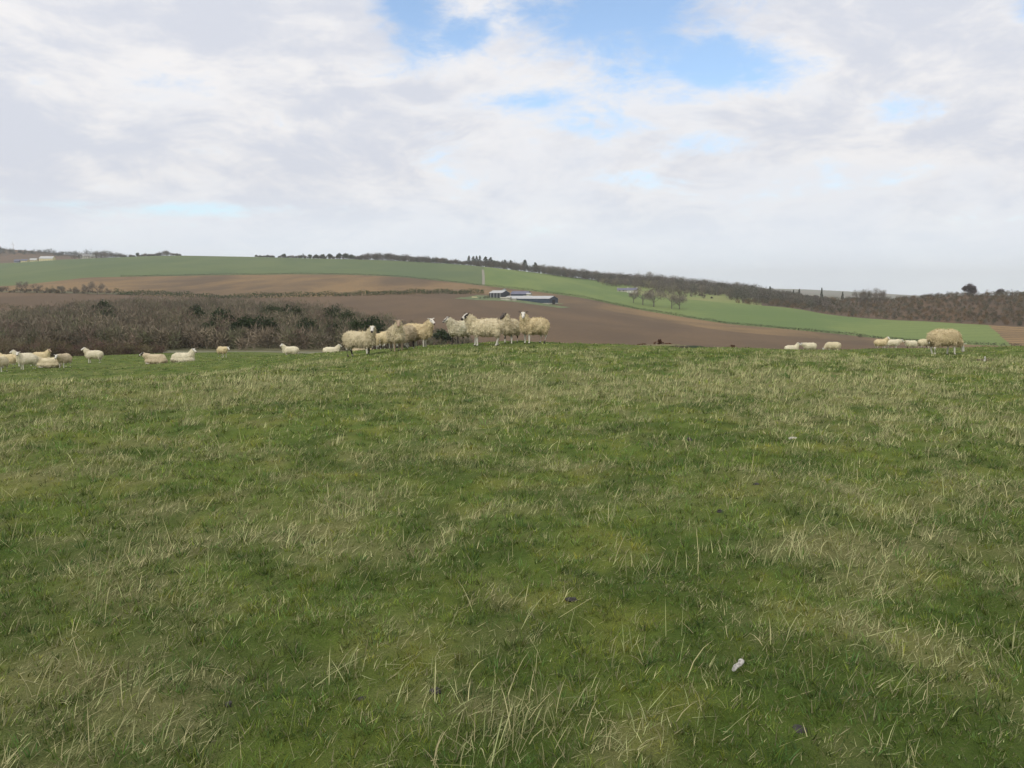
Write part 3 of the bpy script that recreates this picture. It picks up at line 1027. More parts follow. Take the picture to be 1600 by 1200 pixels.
# ------------------------------------------------------------------ buildings
M_CLAD = m_plain('blue_cladding', (.045, .066, .095), .6, .12, .6)
M_DARKW = m_plain('dark_cladding', (.040, .046, .055), .7, .15, .6)
M_ROOFL = m_plain('pale_roof_sheet', (.46, .46, .45), .6, .08, .4)
M_ROOFP = m_plain('slate_roof', (.15, .15, .20), .6, .12, .4)
M_BLOCKW = m_plain('concrete_wall', (.46, .44, .36), .9, .12, .5)
M_HARL = m_plain('white_harling', (.66, .64, .56), .9, .08, .5)
M_CREAM = m_plain('cream_harling', (.66, .58, .34), .9, .08, .5)
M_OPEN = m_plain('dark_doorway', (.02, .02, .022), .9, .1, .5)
M_STEEL = m_plain('steel_post', (.40, .40, .40), .6, .1, 1)
M_GLASSD = m_plain('window_glass', (.03, .035, .04), .15, .05, 1, .5)
M_TANK = m_plain('tank_metal', (.22, .25, .24), .5, .1, 1)


def bx(bm, x0, x1, y0, y1, z0, z1):
    vs = [bm.verts.new((x, y, z)) for z in (z0, z1) for x, y in ((x0, y0), (x1, y0), (x1, y1), (x0, y1))]
    for f in ((0, 3, 2, 1), (4, 5, 6, 7), (0, 1, 5, 4), (1, 2, 6, 5), (2, 3, 7, 6), (3, 0, 4, 7)):
        bm.faces.new([vs[i] for i in f])


def bmobj(name, bm, mat, parent):
    me = bpy.data.meshes.new(name)
    bmesh.ops.recalc_face_normals(bm, faces=bm.faces)
    bm.to_mesh(me); bm.free()
    me.materials.append(mat)
    o = bpy.data.objects.new(name, me); COL.objects.link(o)
    o.parent = parent
    return o


def building(name, px, Y, rz, L, W, eave, ridge, wallm, roofm, label, cat, base=0.0, basem=None, doors=(), windows=(), posts=0, chimneys=0, anchor=(1, -1), gabledoor=False):
    """ridge along local x; anchor: which corner of the plan stands at the pixel/depth"""
    p = ground_at(px, Y)
    c, s = math.cos(rz), math.sin(rz)
    ox, oy = anchor[0] * L / 2, anchor[1] * W / 2
    loc = Vector((p.x - (c * ox - s * oy), p.y - (s * ox + c * oy), 0))
    zs = [terr(loc.x + c * a * L / 2 - s * b * W / 2, loc.y + s * a * L / 2 + c * b * W / 2) for a in (-1, 1) for b in (-1, 1)]
    loc.z = max(min(zs), min(zs) + .0)
    e = empty(name, loc, rz)
    dz = max(zs) - min(zs)
    bm = bmesh.new()
    z0 = base
    pr = [(-W / 2, z0), (W / 2, z0), (W / 2, eave), (0, ridge), (-W / 2, eave)]
    va = [bm.verts.new((-L / 2, y, z)) for y, z in pr]; vb = [bm.verts.new((L / 2, y, z)) for y, z in pr]
    bm.faces.new(va); bm.faces.new(vb[::-1])
    for i in range(5): bm.faces.new((va[i], va[(i + 1) % 5], vb[(i + 1) % 5], vb[i]))
    bmobj('wall', bm, wallm, e)
    bm = bmesh.new()
    bx(bm, -L / 2 - .06, L / 2 + .06, -W / 2 - .06, W / 2 + .06, -1.5, max(base, .25) + .0)
    bmobj('plinth', bm, basem or wallm, e)
    bm = bmesh.new()
    sl = (ridge - eave) / (W / 2); ov = .5; th = .15
    for sg in (-1, 1):
        prof = [(0, ridge + .05), (sg * (W / 2 + ov), eave - sl * ov + .05), (sg * (W / 2 + ov), eave - sl * ov + .05 + th), (0, ridge + .05 + th)]
        a_ = [bm.verts.new((-L / 2 - .4, y, z)) for y, z in prof]; b_ = [bm.verts.new((L / 2 + .4, y, z)) for y, z in prof]
        bm.faces.new(a_); bm.faces.new(b_[::-1])
        for i in range(4): bm.faces.new((a_[i], a_[(i + 1) % 4], b_[(i + 1) % 4], b_[i]))
    roof = bmobj('roof', bm, roofm, e)
    for k in range(chimneys):
        bm = bmesh.new(); x = (-1 if k == 0 else 1) * (L / 2 - .5)
        bx(bm, x - .4, x + .4, -.35, .35, ridge - .5, ridge + 1.1)
        bmobj('chimney', bm, wallm, roof)
    for (x0, x1, z1_, mt) in doors:
        bm = bmesh.new(); bx(bm, x0, x1, -W / 2 - .12, -W / 2 - .0, .26, z1_); bmobj('door', bm, mt, e)
    for (x0, x1, za, zb) in windows:
        bm = bmesh.new(); bx(bm, x0, x1, -W / 2 - .04, -W / 2 + .02, za, zb); bmobj('window', bm, M_GLASSD, e)
    if gabledoor:
        bm = bmesh.new(); bx(bm, L / 2, L / 2 + .12, -W * .16, W * .16, .26, eave * .85); bmobj('door', bm, M_OPEN, e)
    for k in range(posts):
        bm = bmesh.new(); x = -L / 2 + (k + .5) * L / posts
        bx(bm, x - .22, x + .22, -W / 2 - .22, -W / 2 - .03, 0, eave - .1); bmobj('post', bm, M_STEEL, e)
    tag(e, label, cat)
    return e


building('barn', 858, 640, R(-24), 40, 20, 4.6, 6.6, M_CLAD, M_ROOFL, 'long dark blue clad barn with a pale roof and concrete plinth at the farm', 'barn', 1.2, M_BLOCKW,
         doors=((-19.4, -15.2, 4.0, M_OPEN), (-14.5, -11.5, 2.6, M_BLOCKW)), gabledoor=True)
building('cattle_shed', 784, 660, R(-30), 12, 13, 4.4, 6.3, M_DARKW, M_ROOFL, 'small dark open fronted shed with white posts at the farm\'s left end', 'shed', .3, M_BLOCKW, posts=4)
building('barn', 824, 684, R(-20), 15, 10, 4.2, 6.5, M_CLAD, M_ROOFP, 'barn with a purplish slate roof half hidden behind the long blue barn', 'barn', .6, M_BLOCKW, doors=((4, 7, 3.0, M_BLOCKW),))
building('store_shed', 828.5, 678, R(-20), 3.4, 4, 4.9, 5.6, M_BLOCKW, M_ROOFL, 'narrow cream block store behind the middle of the long barn', 'shed', .5, M_BLOCKW)
building('block_store', 796, 634, R(-20), 7.4, 4, 2.2, 2.6, M_BLOCKW, M_BLOCKW, 'low pale concrete block store in front of the small dark shed', 'shed', .5, M_BLOCKW)
building('outhouse', 806, 637, R(-10), 4, 3, 1.9, 2.4, M_BLOCKW, M_ROOFL, 'tiny pale outhouse at the left front corner of the long barn', 'shed', .4, M_BLOCKW)
# feed tank behind the small shed
p = ground_at(788, 715)
e = empty('feed_silo', p)
v, f = tube_np([(0, 0, .9), (0, 0, 4.4), (0, 0, 5.6)], [1.9, 1.9, .5], 16)
mesh_np('tank', v, [f], M_TANK, e, cols=None)
for k in range(4):
    a = math.pi / 4 + k * math.pi / 2
    v, f = tube_np([(1.6 * math.cos(a), 1.6 * math.sin(a), -.6), (1.6 * math.cos(a), 1.6 * math.sin(a), 1.2)], [.12, .12], 6)
    mesh_np('leg', v, [f], M_STEEL, e)
tag(e, 'grey metal feed silo on the bank above the small dark shed', 'silo')
# parked trailer at the farm's left
e = empty('farm_trailer', ground_at(741, 650), R(10))
bm = bmesh.new(); bx(bm, -1.9, 1.9, -1.0, 1.0, .7, 1.5); bx(bm, 1.9, 3.1, -.08, .08, .7, .85); bmobj('body', bm, M_CREAM, e)
for sg in (-1, 1):
    v, f = tube_np([(-.2, sg * 1.02, .42), (-.2, sg * 1.22, .42)], [.42, .42], 14); mesh_np('wheel', v, [f], M_OPEN, e)
tag(e, 'small pale trailer parked on the grass at the left of the farm', 'trailer')
for i, (px, Y, h) in enumerate(((750, 646, 2.0), (757, 646, 2.6), (762, 650, 3.0))):
    tree('gorse', px, Y, h, 'bush', '%s of the bushes between the trailer and the small dark shed' % ('leftmost', 'middle', 'rightmost')[i], 'bush', 'bushes at the farm', 1)

wn = lambda L, n: [(-L / 2 + (i + .7) * L / (n + .4) - .5, -L / 2 + (i + .7) * L / (n + .4) + .5, 1.0, 2.2) for i in range(n)]
building('house', 995, 905, R(-15), 11, 7, 3.6, 6.0, M_HARL, M_ROOFP, 'small white gabled house among bare trees on the skyline right of the farm', 'house', .3, M_BLOCKW, windows=wn(11, 3), chimneys=2)
building('long_cottage', 984, 915, R(-8), 14, 6, 2.6, 4.6, M_BLOCKW, M_ROOFP, 'low grey roofed cottage joined to the left of the small white house', 'house', .3, M_BLOCKW, windows=wn(14, 3), chimneys=1)
Yh = 1320
building('farmhouse', 85, 1320, R(4), 21, 12, 4.4, 8.2, M_CREAM, M_ROOFL, 'large pale building with a light roof on the far left green hill', 'building', .3, M_CREAM, windows=wn(21, 5))
building('cottage', 60, 1330, R(8), 10, 6, 3, 5.5, M_CREAM, M_ROOFL, 'cream cottage just left of the large pale building', 'house', .3, M_CREAM, windows=wn(10, 3))
building('cottage', 45, 1335, R(-6), 11, 6, 2.8, 5.0, M_CREAM, M_ROOFP, 'yellowish cottage in the middle of the far left row', 'house', .3, M_CREAM, windows=wn(11, 3))
building('cottage', 33, 1335, R(6), 8, 6, 3.2, 5.4, M_ROOFP, M_ROOFP, 'grey cottage at the left end of the far left row', 'house', .3, M_BLOCKW, windows=wn(8, 2))
building('house', 141, 1352, R(5), 13, 7, 4.4, 7.5, M_HARL, M_ROOFL, 'white house among dark trees on the left skyline', 'house', .3, M_HARL, windows=wn(13, 3), chimneys=1)
building('cottage', 150, 1352, R(5), 7, 6, 3.4, 6, M_HARL, M_ROOFL, 'small pale outbuilding right of the white skyline house', 'house', .3, M_HARL, windows=wn(7, 2))

# wind turbine on the far left hill
p = ground_at(25.5, 2190)
e = empty('wind_turbine', p)
M_WHITE = m_plain('white_paint', (.8, .8, .8), .5, .03, 1)
hh = 14
v, f = tube_np([(0, 0, -1), (0, 0, hh)], [.9, .55], 12); mesh_np('tower', v, [f], M_WHITE, e)
bm = bmesh.new(); bx(bm, -.7, .7, -1.6, 1.4, hh, hh + 1.3); nac = bmobj('nacelle', bm, M_WHITE, e)
for k in range(3):
    a = R(84 + 120 * k)
    v, f = tube_np([(0, -1.8, hh + .6), (math.cos(a) * 4, -1.8, hh + .6 + math.sin(a) * 4), (math.cos(a) * 9, -1.8, hh + .6 + math.sin(a) * 9)], [.4, .5, .12], 6)
    mesh_np('blade', v, [f], M_WHITE, e)
tag(e, 'small white wind turbine on the far left hilltop', 'wind turbine')


# ------------------------------------------------------------------ sheep
def loft(bm, pts, radii, n=12):
    """closed tube; radii: r or (r_side, r_up)"""
    P = [Vector(p) for p in pts]
    rad = [(q, q) if not isinstance(q, tuple) else q for q in radii]
    # rounded ends
    d0 = (P[0] - P[1]).normalized(); d1 = (P[-1] - P[-2]).normalized()
    PP = [P[0] + d0 * rad[0][0] * .8, P[0] + d0 * rad[0][0] * .5] + P + [P[-1] + d1 * rad[-1][0] * .5, P[-1] + d1 * rad[-1][0] * .8]
    f0, f1 = rad[0], rad[-1]
    RR = [(f0[0] * .35, f0[1] * .35), (f0[0] * .8, f0[1] * .8)] + rad + [(f1[0] * .8, f1[1] * .8), (f1[0] * .35, f1[1] * .35)]
    rings = []
    for i, p in enumerate(PP):
        t = (PP[min(i + 1, len(PP) - 1)] - PP[max(i - 1, 0)]).normalized()
        side = Vector((0, 0, 1)).cross(t)
        if side.length < .15: side = Vector((0, 1, 0))
        side.normalize()
        upv = t.cross(side).normalized()
        rings.append([bm.verts.new(p + side * math.cos(a) * RR[i][0] + upv * math.sin(a) * RR[i][1]) for a in [2 * math.pi * k / n for k in range(n)]])
    for a, b in zip(rings, rings[1:]):
        for k in range(n):
            bm.faces.new((a[k], a[(k + 1) % n], b[(k + 1) % n], b[k]))
    bm.faces.new(rings[0][::-1]); bm.faces.new(rings[-1])


def remeshed(bm, voxel, smooth):
    bmesh.ops.recalc_face_normals(bm, faces=bm.faces)
    me = bpy.data.meshes.new('tmp'); bm.to_mesh(me); bm.free()
    o = bpy.data.objects.new('tmp', me); COL.objects.link(o)
    m = o.modifiers.new('r', 'REMESH'); m.mode = 'VOXEL'; m.voxel_size = voxel
    s = o.modifiers.new('s', 'SMOOTH'); s.iterations = smooth; s.factor = .5
    dg = bpy.context.evaluated_depsgraph_get()
    ev = o.evaluated_get(dg)
    res = bpy.data.meshes.new_from_object(ev)
    bpy.data.objects.remove(o); bpy.data.meshes.remove(me)
    return res


def noise3(P, s, seed):
    return (vnoise(P[:, 0] * s + P[:, 2] * s * .7, P[:, 1] * s - P[:, 2] * s * .6, seed) + vnoise(P[:, 2] * s, P[:, 0] * s * .8 + P[:, 1] * s * .5, seed + 5)) * .5


M_SKIN = m_vcol('sheep_face_and_legs', .8)


def m_wool():
    m, t = mat_new('wool')
    a = t.n('ShaderNodeAttribute', attribute_name='col').outputs['Color']
    tc_ = t.n('ShaderNodeTexCoord').outputs['Object']
    n1 = t.noise(tc_, 28, 4, .7)
    n2 = t.noise(tc_, 5, 3, .5)
    c = t.mix(t.m('MULTIPLY', t.ramp(n1, .5, .75), .22), a, (.36, .30, .19))
    c = t.mix(t.m('MULTIPLY', t.ramp(n2, .5, .75), .15), c, (.48, .39, .25))
    p = finish(t, c, .95, n1, .9, .03, .05)
    return m


M_WOOL = m_wool()
FLEECE = {'cream': (.72, .63, .43), 'gold': (.72, .60, .37), 'pale': (.76, .69, .51), 'dirty': (.60, .50, .34)}


def sheep(px, py, Y, yaw, label, head='up', hyaw=None, face='white', wool='cream', legs='white', lying=False, size=1.0, seed=0, hi=False, stride=0.0, neck_el=58, hp=-25, name='sheep'):
    """yaw, hyaw in degrees: 0 faces picture right, 180 left, -90 the camera"""
    rs = random.Random(seed * 13 + 5)
    X = at(px, py, Y).x
    z = terr(X, Y)
    zb = .30 if lying else .585         # height of the trunk axis
    hyaw = yaw if hyaw is None else hyaw
    rel = R(((hyaw - yaw + 180) % 360) - 180)
    nyaw = max(min(rel * .55, R(60)), -R(60))
    # --- skeleton points (local, facing +x)
    S = Vector((.34, 0, zb + .07))
    if head == 'up':
        el = R(neck_el); nl = .31
        nd = Vector((math.cos(el) * math.cos(nyaw), math.cos(el) * math.sin(nyaw), math.sin(el)))
        N = S + nd * nl
        hpit = R(hp)
    elif head == 'mid':
        nd = Vector((math.cos(R(12)) * math.cos(nyaw), math.cos(R(12)) * math.sin(nyaw), math.sin(R(12))))
        N = S + nd * .34
        hpit = R(-38)
    else:
        N = S + Vector((.30, .04, -.36)); hpit = R(-66); nd = (N - S).normalized()
    hd = Vector((math.cos(hpit) * math.cos(rel), math.cos(hpit) * math.sin(rel), math.sin(hpit)))
    hs = Vector((-math.sin(rel), math.cos(rel), 0))
    hu = hd.cross(hs) * -1
    if hu.z < 0: hu = -hu
    B = N + hd * .02 + hu * .03        # skull
    # --- body mesh: head, ears, neck, core, legs, tail
    bm = bmesh.new()
    loft(bm, [(-.36, 0, zb), (-.1, 0, zb), (.26, 0, zb)], [(.12, .13), (.17, .18), (.13, .15)])
    loft(bm, [Vector((.25, 0, zb)), S, N], [.12, .10, .07])
    loft(bm, [B - hd * .045, B + hd * .03, B + hd * .11 - hu * .006, B + hd * .19 - hu * .018], [(.066, .072), (.068, .070), (.050, .056), (.040, .044)], 12)
    for sg in (-1, 1):
        e0 = B + hs * sg * .055 + hu * .045 - hd * .035
        e1 = e0 + hs * sg * .06 + hu * .03 - hd * .01
        e2 = e0 + hs * sg * .105 + hu * .022 - hd * .012
        loft(bm, [e0, e1, e2], [(.024, .018), (.030, .015), (.014, .010)], 8)
    foot = []
    if not lying:
        ph = [stride, -stride * .7, -stride, stride * .6]
        k = 0
        for fx, kind in ((.26, 'f'), (-.34, 'h')):
            for sg in (-1, 1):
                dx_ = ph[k]; k += 1
                if kind == 'f':
                    pts = [(fx, sg * .11, .46), (fx + dx_ * .5, sg * .115, .26), (fx + dx_, sg * .115, .05)]
                    rr_ = [(.06, .06), (.034, .034), (.024, .024)]
                else:
                    pts = [(fx + .06, sg * .11, .48), (fx + .04, sg * .12, .34), (fx - .055 + dx_ * .6, sg * .12, .235), (fx - .01 + dx_, sg * .12, .05)]
                    rr_ = [(.09, .09), (.055, .055), (.032, .032), (.024, .024)]
                loft(bm, pts, rr_, 8)
                q = Vector(pts[-1])
                loft(bm, [q + Vector((.0, 0, -.005)), q + Vector((.022, 0, -.03))], [.028, .030], 8)
                foot.append(q)
    else:
        for fx in (.30, -.30):
            for sg in (-1, 1):
                loft(bm, [(fx, sg * .14, .16), (fx + .12, sg * .2, .06), (fx - .06, sg * .2, .04)], [.05, .03, .025], 8)
    loft(bm, [(-.49, 0, zb + .06), (-.535, 0, zb - .06), (-.535, 0, zb - .20)], [.04, .04, .028], 8)
    me = remeshed(bm, .015 if hi else .019, 2)
    n = len(me.vertices); co = np.empty(n * 3, dtype=np.float32); me.vertices.foreach_get('co', co); P = co.reshape(-1, 3).astype(float)
    W = np.array([.66, .62, .54]); K_ = np.array([.050, .042, .038]); T_ = np.array([.36, .27, .19])
    Bn, hdn, hsn, hun = (np.array(v_) for v_ in (B, hd, hs, hu))
    lx = (P - Bn) @ hdn; ly = (P - Bn) @ hsn; lz = (P - Bn) @ hun
    nz = noise3(P, 22, seed)
    cl = np.tile(W if face != 'tan' else T_, (n, 1))
    headm = (np.linalg.norm(P - Bn, axis=1) < .25)
    if face == 'badger':       # white blaze, black cheeks, ears and muzzle
        k = headm & ((np.abs(ly) > .030) & (lx < .12) | (np.abs(ly) > .075) | ((lx > .17) & (nz > .3)))
        cl[k] = K_
    elif face == 'patch':      # white face, black ears, small dark rings round the eyes
        k = headm & ((np.abs(ly) > .072) | ((np.abs(ly) > .048) & (np.abs(lx - .05) < .035)) | ((lx > .19) & (nz > .45)))
        cl[k] = K_
    elif face == 'mottled':
        k = headm & ((nz > .52) | (np.abs(ly) > .085)); cl[k] = K_ * 1.5
    elif face == 'dark':
        k = headm & ((nz > .30) | (np.abs(ly) > .07)); cl[k] = K_ * 1.8
    elif face == 'white':
        k = headm & (lx > .19) & (lz < .02); cl[k] = (.20, .14, .12)
    # eyes and nostrils
    for sg in (-1, 1):
        k = np.linalg.norm(P - (Bn + hdn * .055 + hsn * sg * .058 + hun * .032), axis=1) < .017
        cl[k] = (.012, .01, .01)
    lg = (P[:, 2] < zb - .16) & ~headm
    if not lying:
        dark = {'white': .72, 'mottled': .5, 'dark': .25}[legs]
        cl[lg & (noise3(P, 9, seed + 3) > dark)] = K_ * 1.4
    cl[(P[:, 2] < .035) & ~headm] = (.05, .04, .035)
    if face == 'badger' or face == 'mottled':
        pass
    a_ = me.color_attributes.new('col', 'FLOAT_COLOR', 'POINT')
    c4 = np.ones((n, 4), dtype=np.float32); c4[:, :3] = cl; a_.data.foreach_set('color', c4.ravel())
    me.materials.append(M_SKIN)
    me.polygons.foreach_set('use_smooth', np.ones(len(me.polygons), dtype=bool))
    me.name = name
    body = bpy.data.objects.new(name, me); COL.objects.link(body)
    body.location = (X, Y, z - .012); body.rotation_euler = (0, 0, R(yaw)); body.scale = (size,) * 3
    # --- fleece
    bm = bmesh.new()
    loft(bm, [(-.44, 0, zb + .01), (-.35, 0, zb), (-.16, 0, zb - .01), (.06, 0, zb - .02), (.25, 0, zb), (.36, 0, zb + .02)],
         [(.16, .19), (.22, .24), (.24, .245), (.24, .245), (.21, .23), (.16, .19)], 18)
    if head == 'down':
        loft(bm, [Vector((.25, 0, zb + .02)), S + Vector((.05, 0, -.05)), N - nd * .08], [(.19, .23), (.15, .18), (.092, .105)], 14)
    else:
        loft(bm, [Vector((.22, 0, zb)), S + nd * .02, N - nd * .06, N - nd * .0 - hd * .03], [(.20, .22), (.165, .19), (.115, .13), (.088, .095)], 14)
        loft(bm, [S + Vector((.05, 0, -.16)), S + nd * .12], [.13, .12], 12)
    if not lying:
        for sg in (-1, 1):
            loft(bm, [(-.31, sg * .12, zb - .02), (-.34, sg * .125, .39), (-.37, sg * .12, .325)], [(.14, .16), (.105, .12), (.06, .065)], 10)
            loft(bm, [(.25, sg * .10, zb - .02), (.26, sg * .11, .40), (.26, sg * .115, .34)], [(.13, .15), (.09, .10), (.05, .055)], 10)
    else:
        loft(bm, [(-.42, 0, .18), (.0, 0, .16), (.34, 0, .18)], [(.25, .15), (.30, .16), (.23, .15)], 14)
    loft(bm, [(-.48, 0, zb + .08), (-.535, 0, zb - .08)], [(.06, .06), (.045, .045)], 8)
    fm = remeshed(bm, .024 if hi else .03, 3)
    n = len(fm.vertices); co = np.empty(n * 3, dtype=np.float32); fm.vertices.foreach_get('co', co); P = co.reshape(-1, 3).astype(float)
    no = np.empty(n * 3, dtype=np.float32); fm.vertices.foreach_get('normal', no); NN = no.reshape(-1, 3).astype(float)
    d = (noise3(P, 26, seed + 1) - .5) * .022 + (noise3(P, 9, seed + 2) - .5) * .030
    P2 = P + NN * d[:, None]
    V = [P2]; fc = []
    quads = np.array([list(p_.vertices) for p_ in fm.polygons if len(p_.vertices) == 4]); tris = np.array([list(p_.vertices) for p_ in fm.polygons if len(p_.vertices) == 3]).reshape(-1, 3)
    base = np.array(FLEECE[wool])
    cw = np.tile(base, (n, 1)) * (.88 + .24 * noise3(P, 6, seed + 8))[:, None]
    # belly darker and browner towards the bottom, mud-stained rear
    belly = (sstep(-P[:, 2], -(zb - .13), -(zb - .27)) * (.35 + .6 * noise3(P, 8, seed + 4)))[:, None]
    cw = cw * (1 - belly * .62) + np.array([.20, .155, .09]) * belly * .62
    rear = (sstep(-P[:, 0], .38, .52) * sstep(-P[:, 2], -zb, -(zb - .2)) * .5)[:, None]
    cw = cw * (1 - rear) + np.array([.24, .17, .10]) * rear
    # wool locks
    r2 = np.random.default_rng(seed + 99)
    nl = 5200 if hi else 1500
    sel = r2.integers(0, n, nl)
    bp = P2[sel] + r2.normal(size=(nl, 3)) * .012
    ln = (.028 + .035 * r2.random((nl, 1))) * (1.0 if hi else 1.2)
    dr = NN[sel] * .55 + np.array([0, 0, -.75]) + r2.normal(size=(nl, 3)) * .35
    dr /= np.linalg.norm(dr, axis=1, keepdims=True)
    sd = np.cross(dr, NN[sel] + r2.normal(size=(nl, 3)) * .2); sd /= np.linalg.norm(sd, axis=1, keepdims=True) + 1e-9
    wd = .008 + .008 * r2.random((nl, 1))
    LV = np.empty((nl, 3, 3)); st_ = bp - NN[sel] * .004
    LV[:, 0] = st_ - sd * wd; LV[:, 1] = st_ + sd * wd; LV[:, 2] = st_ + dr * ln + NN[sel] * .012
    lc = np.repeat(cw[sel] * (.92 + .18 * r2.random((nl, 1))), 3, 0)
    allV = np.concatenate([P2, LV.reshape(-1, 3)])
    allC = np.concatenate([cw, lc])
    T = np.arange(nl * 3).reshape(-1, 3) + n
    if len(tris): T = np.concatenate([tris, T])
    fl = mesh_np('fleece', allV, [quads, T], M_WOOL, body, smooth=True, cols=np.clip(allC, 0, .8))
    bpy.data.meshes.remove(fm)
    tag(body, label, 'sheep', 'sheep scattered over the pasture')
    return body


SH = [
 # px, py(feet), Y, yaw, label, options
 (563, 555, 25.6, -14, 'large cream ewe with black ears and white face, leftmost of the big middle sheep', dict(hyaw=-86, face='patch', hi=1, legs='mottled', stride=.03, neck_el=52)),
 (589, 549, 38, 125, 'round cream rump of a sheep behind the large leftmost ewe', dict(head='down', wool='gold')),
 (566, 555, 42, 165, 'small sheep lying far behind, seen under the belly of the white faced large ewe', dict(lying=True, wool='dirty')),
 (606, 549, 36, 60, 'sheep bent low behind, in the gap left of the brown faced ewe', dict(head='down', wool='gold')),
 (620, 548, 25.6, -72, 'brown faced ewe facing the camera, front left of the tight middle group', dict(hyaw=-84, face='tan', hi=1, legs='white', wool='cream')),
 (636, 547, 26.9, 70, 'muddy rumped ewe seen from behind between the brown faced and the white faced ewes', dict(head='down', hi=1, wool='dirty', legs='mottled')),
 (652, 544, 27.4, -12, 'long cream ewe with upright white ears, at the right end of the tight middle group', dict(hyaw=-45, face='white', hi=1, wool='gold', neck_el=55)),
 (718, 537.5, 28, 238, 'shorter pale ewe with dark forelegs and a dark brow', dict(hyaw=205, face='mottled', hi=1, legs='dark', wool='pale', neck_el=48)),
 (758, 540, 25.4, 184, 'long sturdy ewe standing side on with a dark mottled face turned left', dict(hyaw=218, face='badger', hi=1, wool='cream', stride=.04, neck_el=50, size=1.05)),
 (798, 535.5, 27, 252, 'front on ewe with a dark cheek between two broader sheep', dict(hyaw=212, face='dark', hi=1, legs='mottled', wool='cream', neck_el=66)),
 (834, 537, 26, 214, 'cream ewe with black ears looking straight ahead, rightmost of the big middle sheep', dict(hyaw=-92, face='patch', hi=1, legs='white', wool='gold', neck_el=62)),
 (1474, 556, 24.3, 10, 'golden sheep grazing head down alone on the right', dict(head='down', face='white', hi=1, wool='gold', stride=.05, size=.94)),
 # left flock
 (2, 581, 41, -80, 'sheep cut off by the left edge, nearest of the left flock', dict(hyaw=-88)),
 (11, 573, 46, 188, 'sheep at the left edge standing behind the cut off one', dict(hyaw=200, wool='gold')),
 (38, 573, 48, 215, 'sheep looking left over the back of the one in front of it', dict(hyaw=200, wool='pale')),
 (43, 577, 44, 235, 'pale sheep with white legs in front of the one looking left', dict(hyaw=-70, wool='pale')),
 (65, 566, 50, 3, 'sheep facing right at the back of the left flock', dict(hyaw=-20, wool='gold', face='tan')),
 (76, 577, 46, 200, 'low resting sheep in the middle front of the left flock', dict(lying=True, hyaw=240, wool='cream', neck_el=40, size=1.1)),
 (101, 577, 45.5, -92, 'round sheep seen front on at the right end of the left flock', dict(hyaw=-90, wool='dirty', head='mid')),
 (147, 567, 50, 186, 'sheep standing apart and facing left, against the reddish bushes', dict(hyaw=210, wool='pale')),
 (243, 568.5, 46, 176, 'resting sheep with white face and dark neck, left one of a pair', dict(lying=True, hyaw=200, face='badger', wool='dirty', neck_el=30, size=1.1)),
 (287, 567, 47.5, 14, 'resting cream sheep with head raised to the right, right one of a pair', dict(lying=True, hyaw=-20, wool='pale', neck_el=60, size=1.15)),
 (348, 558, 59, -40, 'small sheep standing alone beside the pale path', dict(hyaw=-30, wool='gold', head='mid')),
 (454, 559.5, 55, 187, 'small sheep facing left with white legs, in front of the bare wood', dict(hyaw=220, wool='pale')),
 (518, 556, 55, 4, 'small sheep facing right just left of the large white faced large ewe', dict(hyaw=20, face='mottled', wool='pale')),
 # beyond the brow, right
 (1237, 549, 62, 4, 'farthest left sheep beyond the brow, only its back and raised head showing', dict(hyaw=-10, wool='pale', neck_el=66)),
 (1265, 549, 64, 190, 'short backed sheep beyond the brow, second from the left', dict(head='mid', wool='pale')),
 (1301, 550, 60, 172, 'round backed grazing sheep beyond the brow with its head hidden', dict(head='down', wool='cream')),
 (1376, 549, 62, 10, 'left sheep of the close pair beyond the brow, its face toward us', dict(hyaw=-60, wool='gold')),
 (1394, 549, 64, 355, 'right sheep of the close pair beyond the brow', dict(head='mid', wool='pale', hyaw=-20)),
 (1423, 549, 66, 200, 'whitish sheep beyond the brow, left of the one behind the grazing sheep', dict(head='mid', wool='pale', face='tan')),
 (1444, 549, 62, 12, 'sheep whose back shows beyond the brow right behind the grazing sheep', dict(head='down', wool='cream')),
]
for i, (px, py, Y, yaw, lb, kw) in enumerate(SH):
    sheep(px, py, Y, yaw, lb, seed=i + 1, **kw)


# ------------------------------------------------------------------ foreground: small things
def ground_px(px, py):
    """the point of the near ground seen at a pixel"""
    a = 1.0; b = 60.0
    for _ in range(40):
        m_ = (a + b) / 2; p_ = at(px, py, m_)
        if p_.z > terr(p_.x, m_): a = m_
        else: b = m_
    p_ = at(px, py, a)
    return Vector((p_.x, p_.y, terr(p_.x, p_.y)))


def lump(name, px, py, sx, sy, sz, col, label, cat, seed, rz=0, rough=.35, tilt=0, lift=.3, group=None):
    bm = bmesh.new()
    bmesh.ops.create_icosphere(bm, subdivisions=3, radius=1)
    P = np.array([v.co[:] for v in bm.verts])
    k = 1 + (noise3(P, 1.6, seed) - .5) * rough * 2 + (noise3(P, 5, seed + 1) - .5) * rough * .5
    for v, q in zip(bm.verts, k): v.co = Vector((v.co.x * sx * q, v.co.y * sy * q, v.co.z * sz * q))
    me = bpy.data.meshes.new(name); bm.to_mesh(me); bm.free()
    me.materials.append(m_plain(name, col, .85, .3, 40))
    o = bpy.data.objects.new(name, me); COL.objects.link(o)
    p_ = ground_px(px, py)
    o.location = p_ + Vector((0, 0, sz * lift)); o.rotation_euler = (0, tilt, rz)
    tag(o, label, cat, group)
    return o


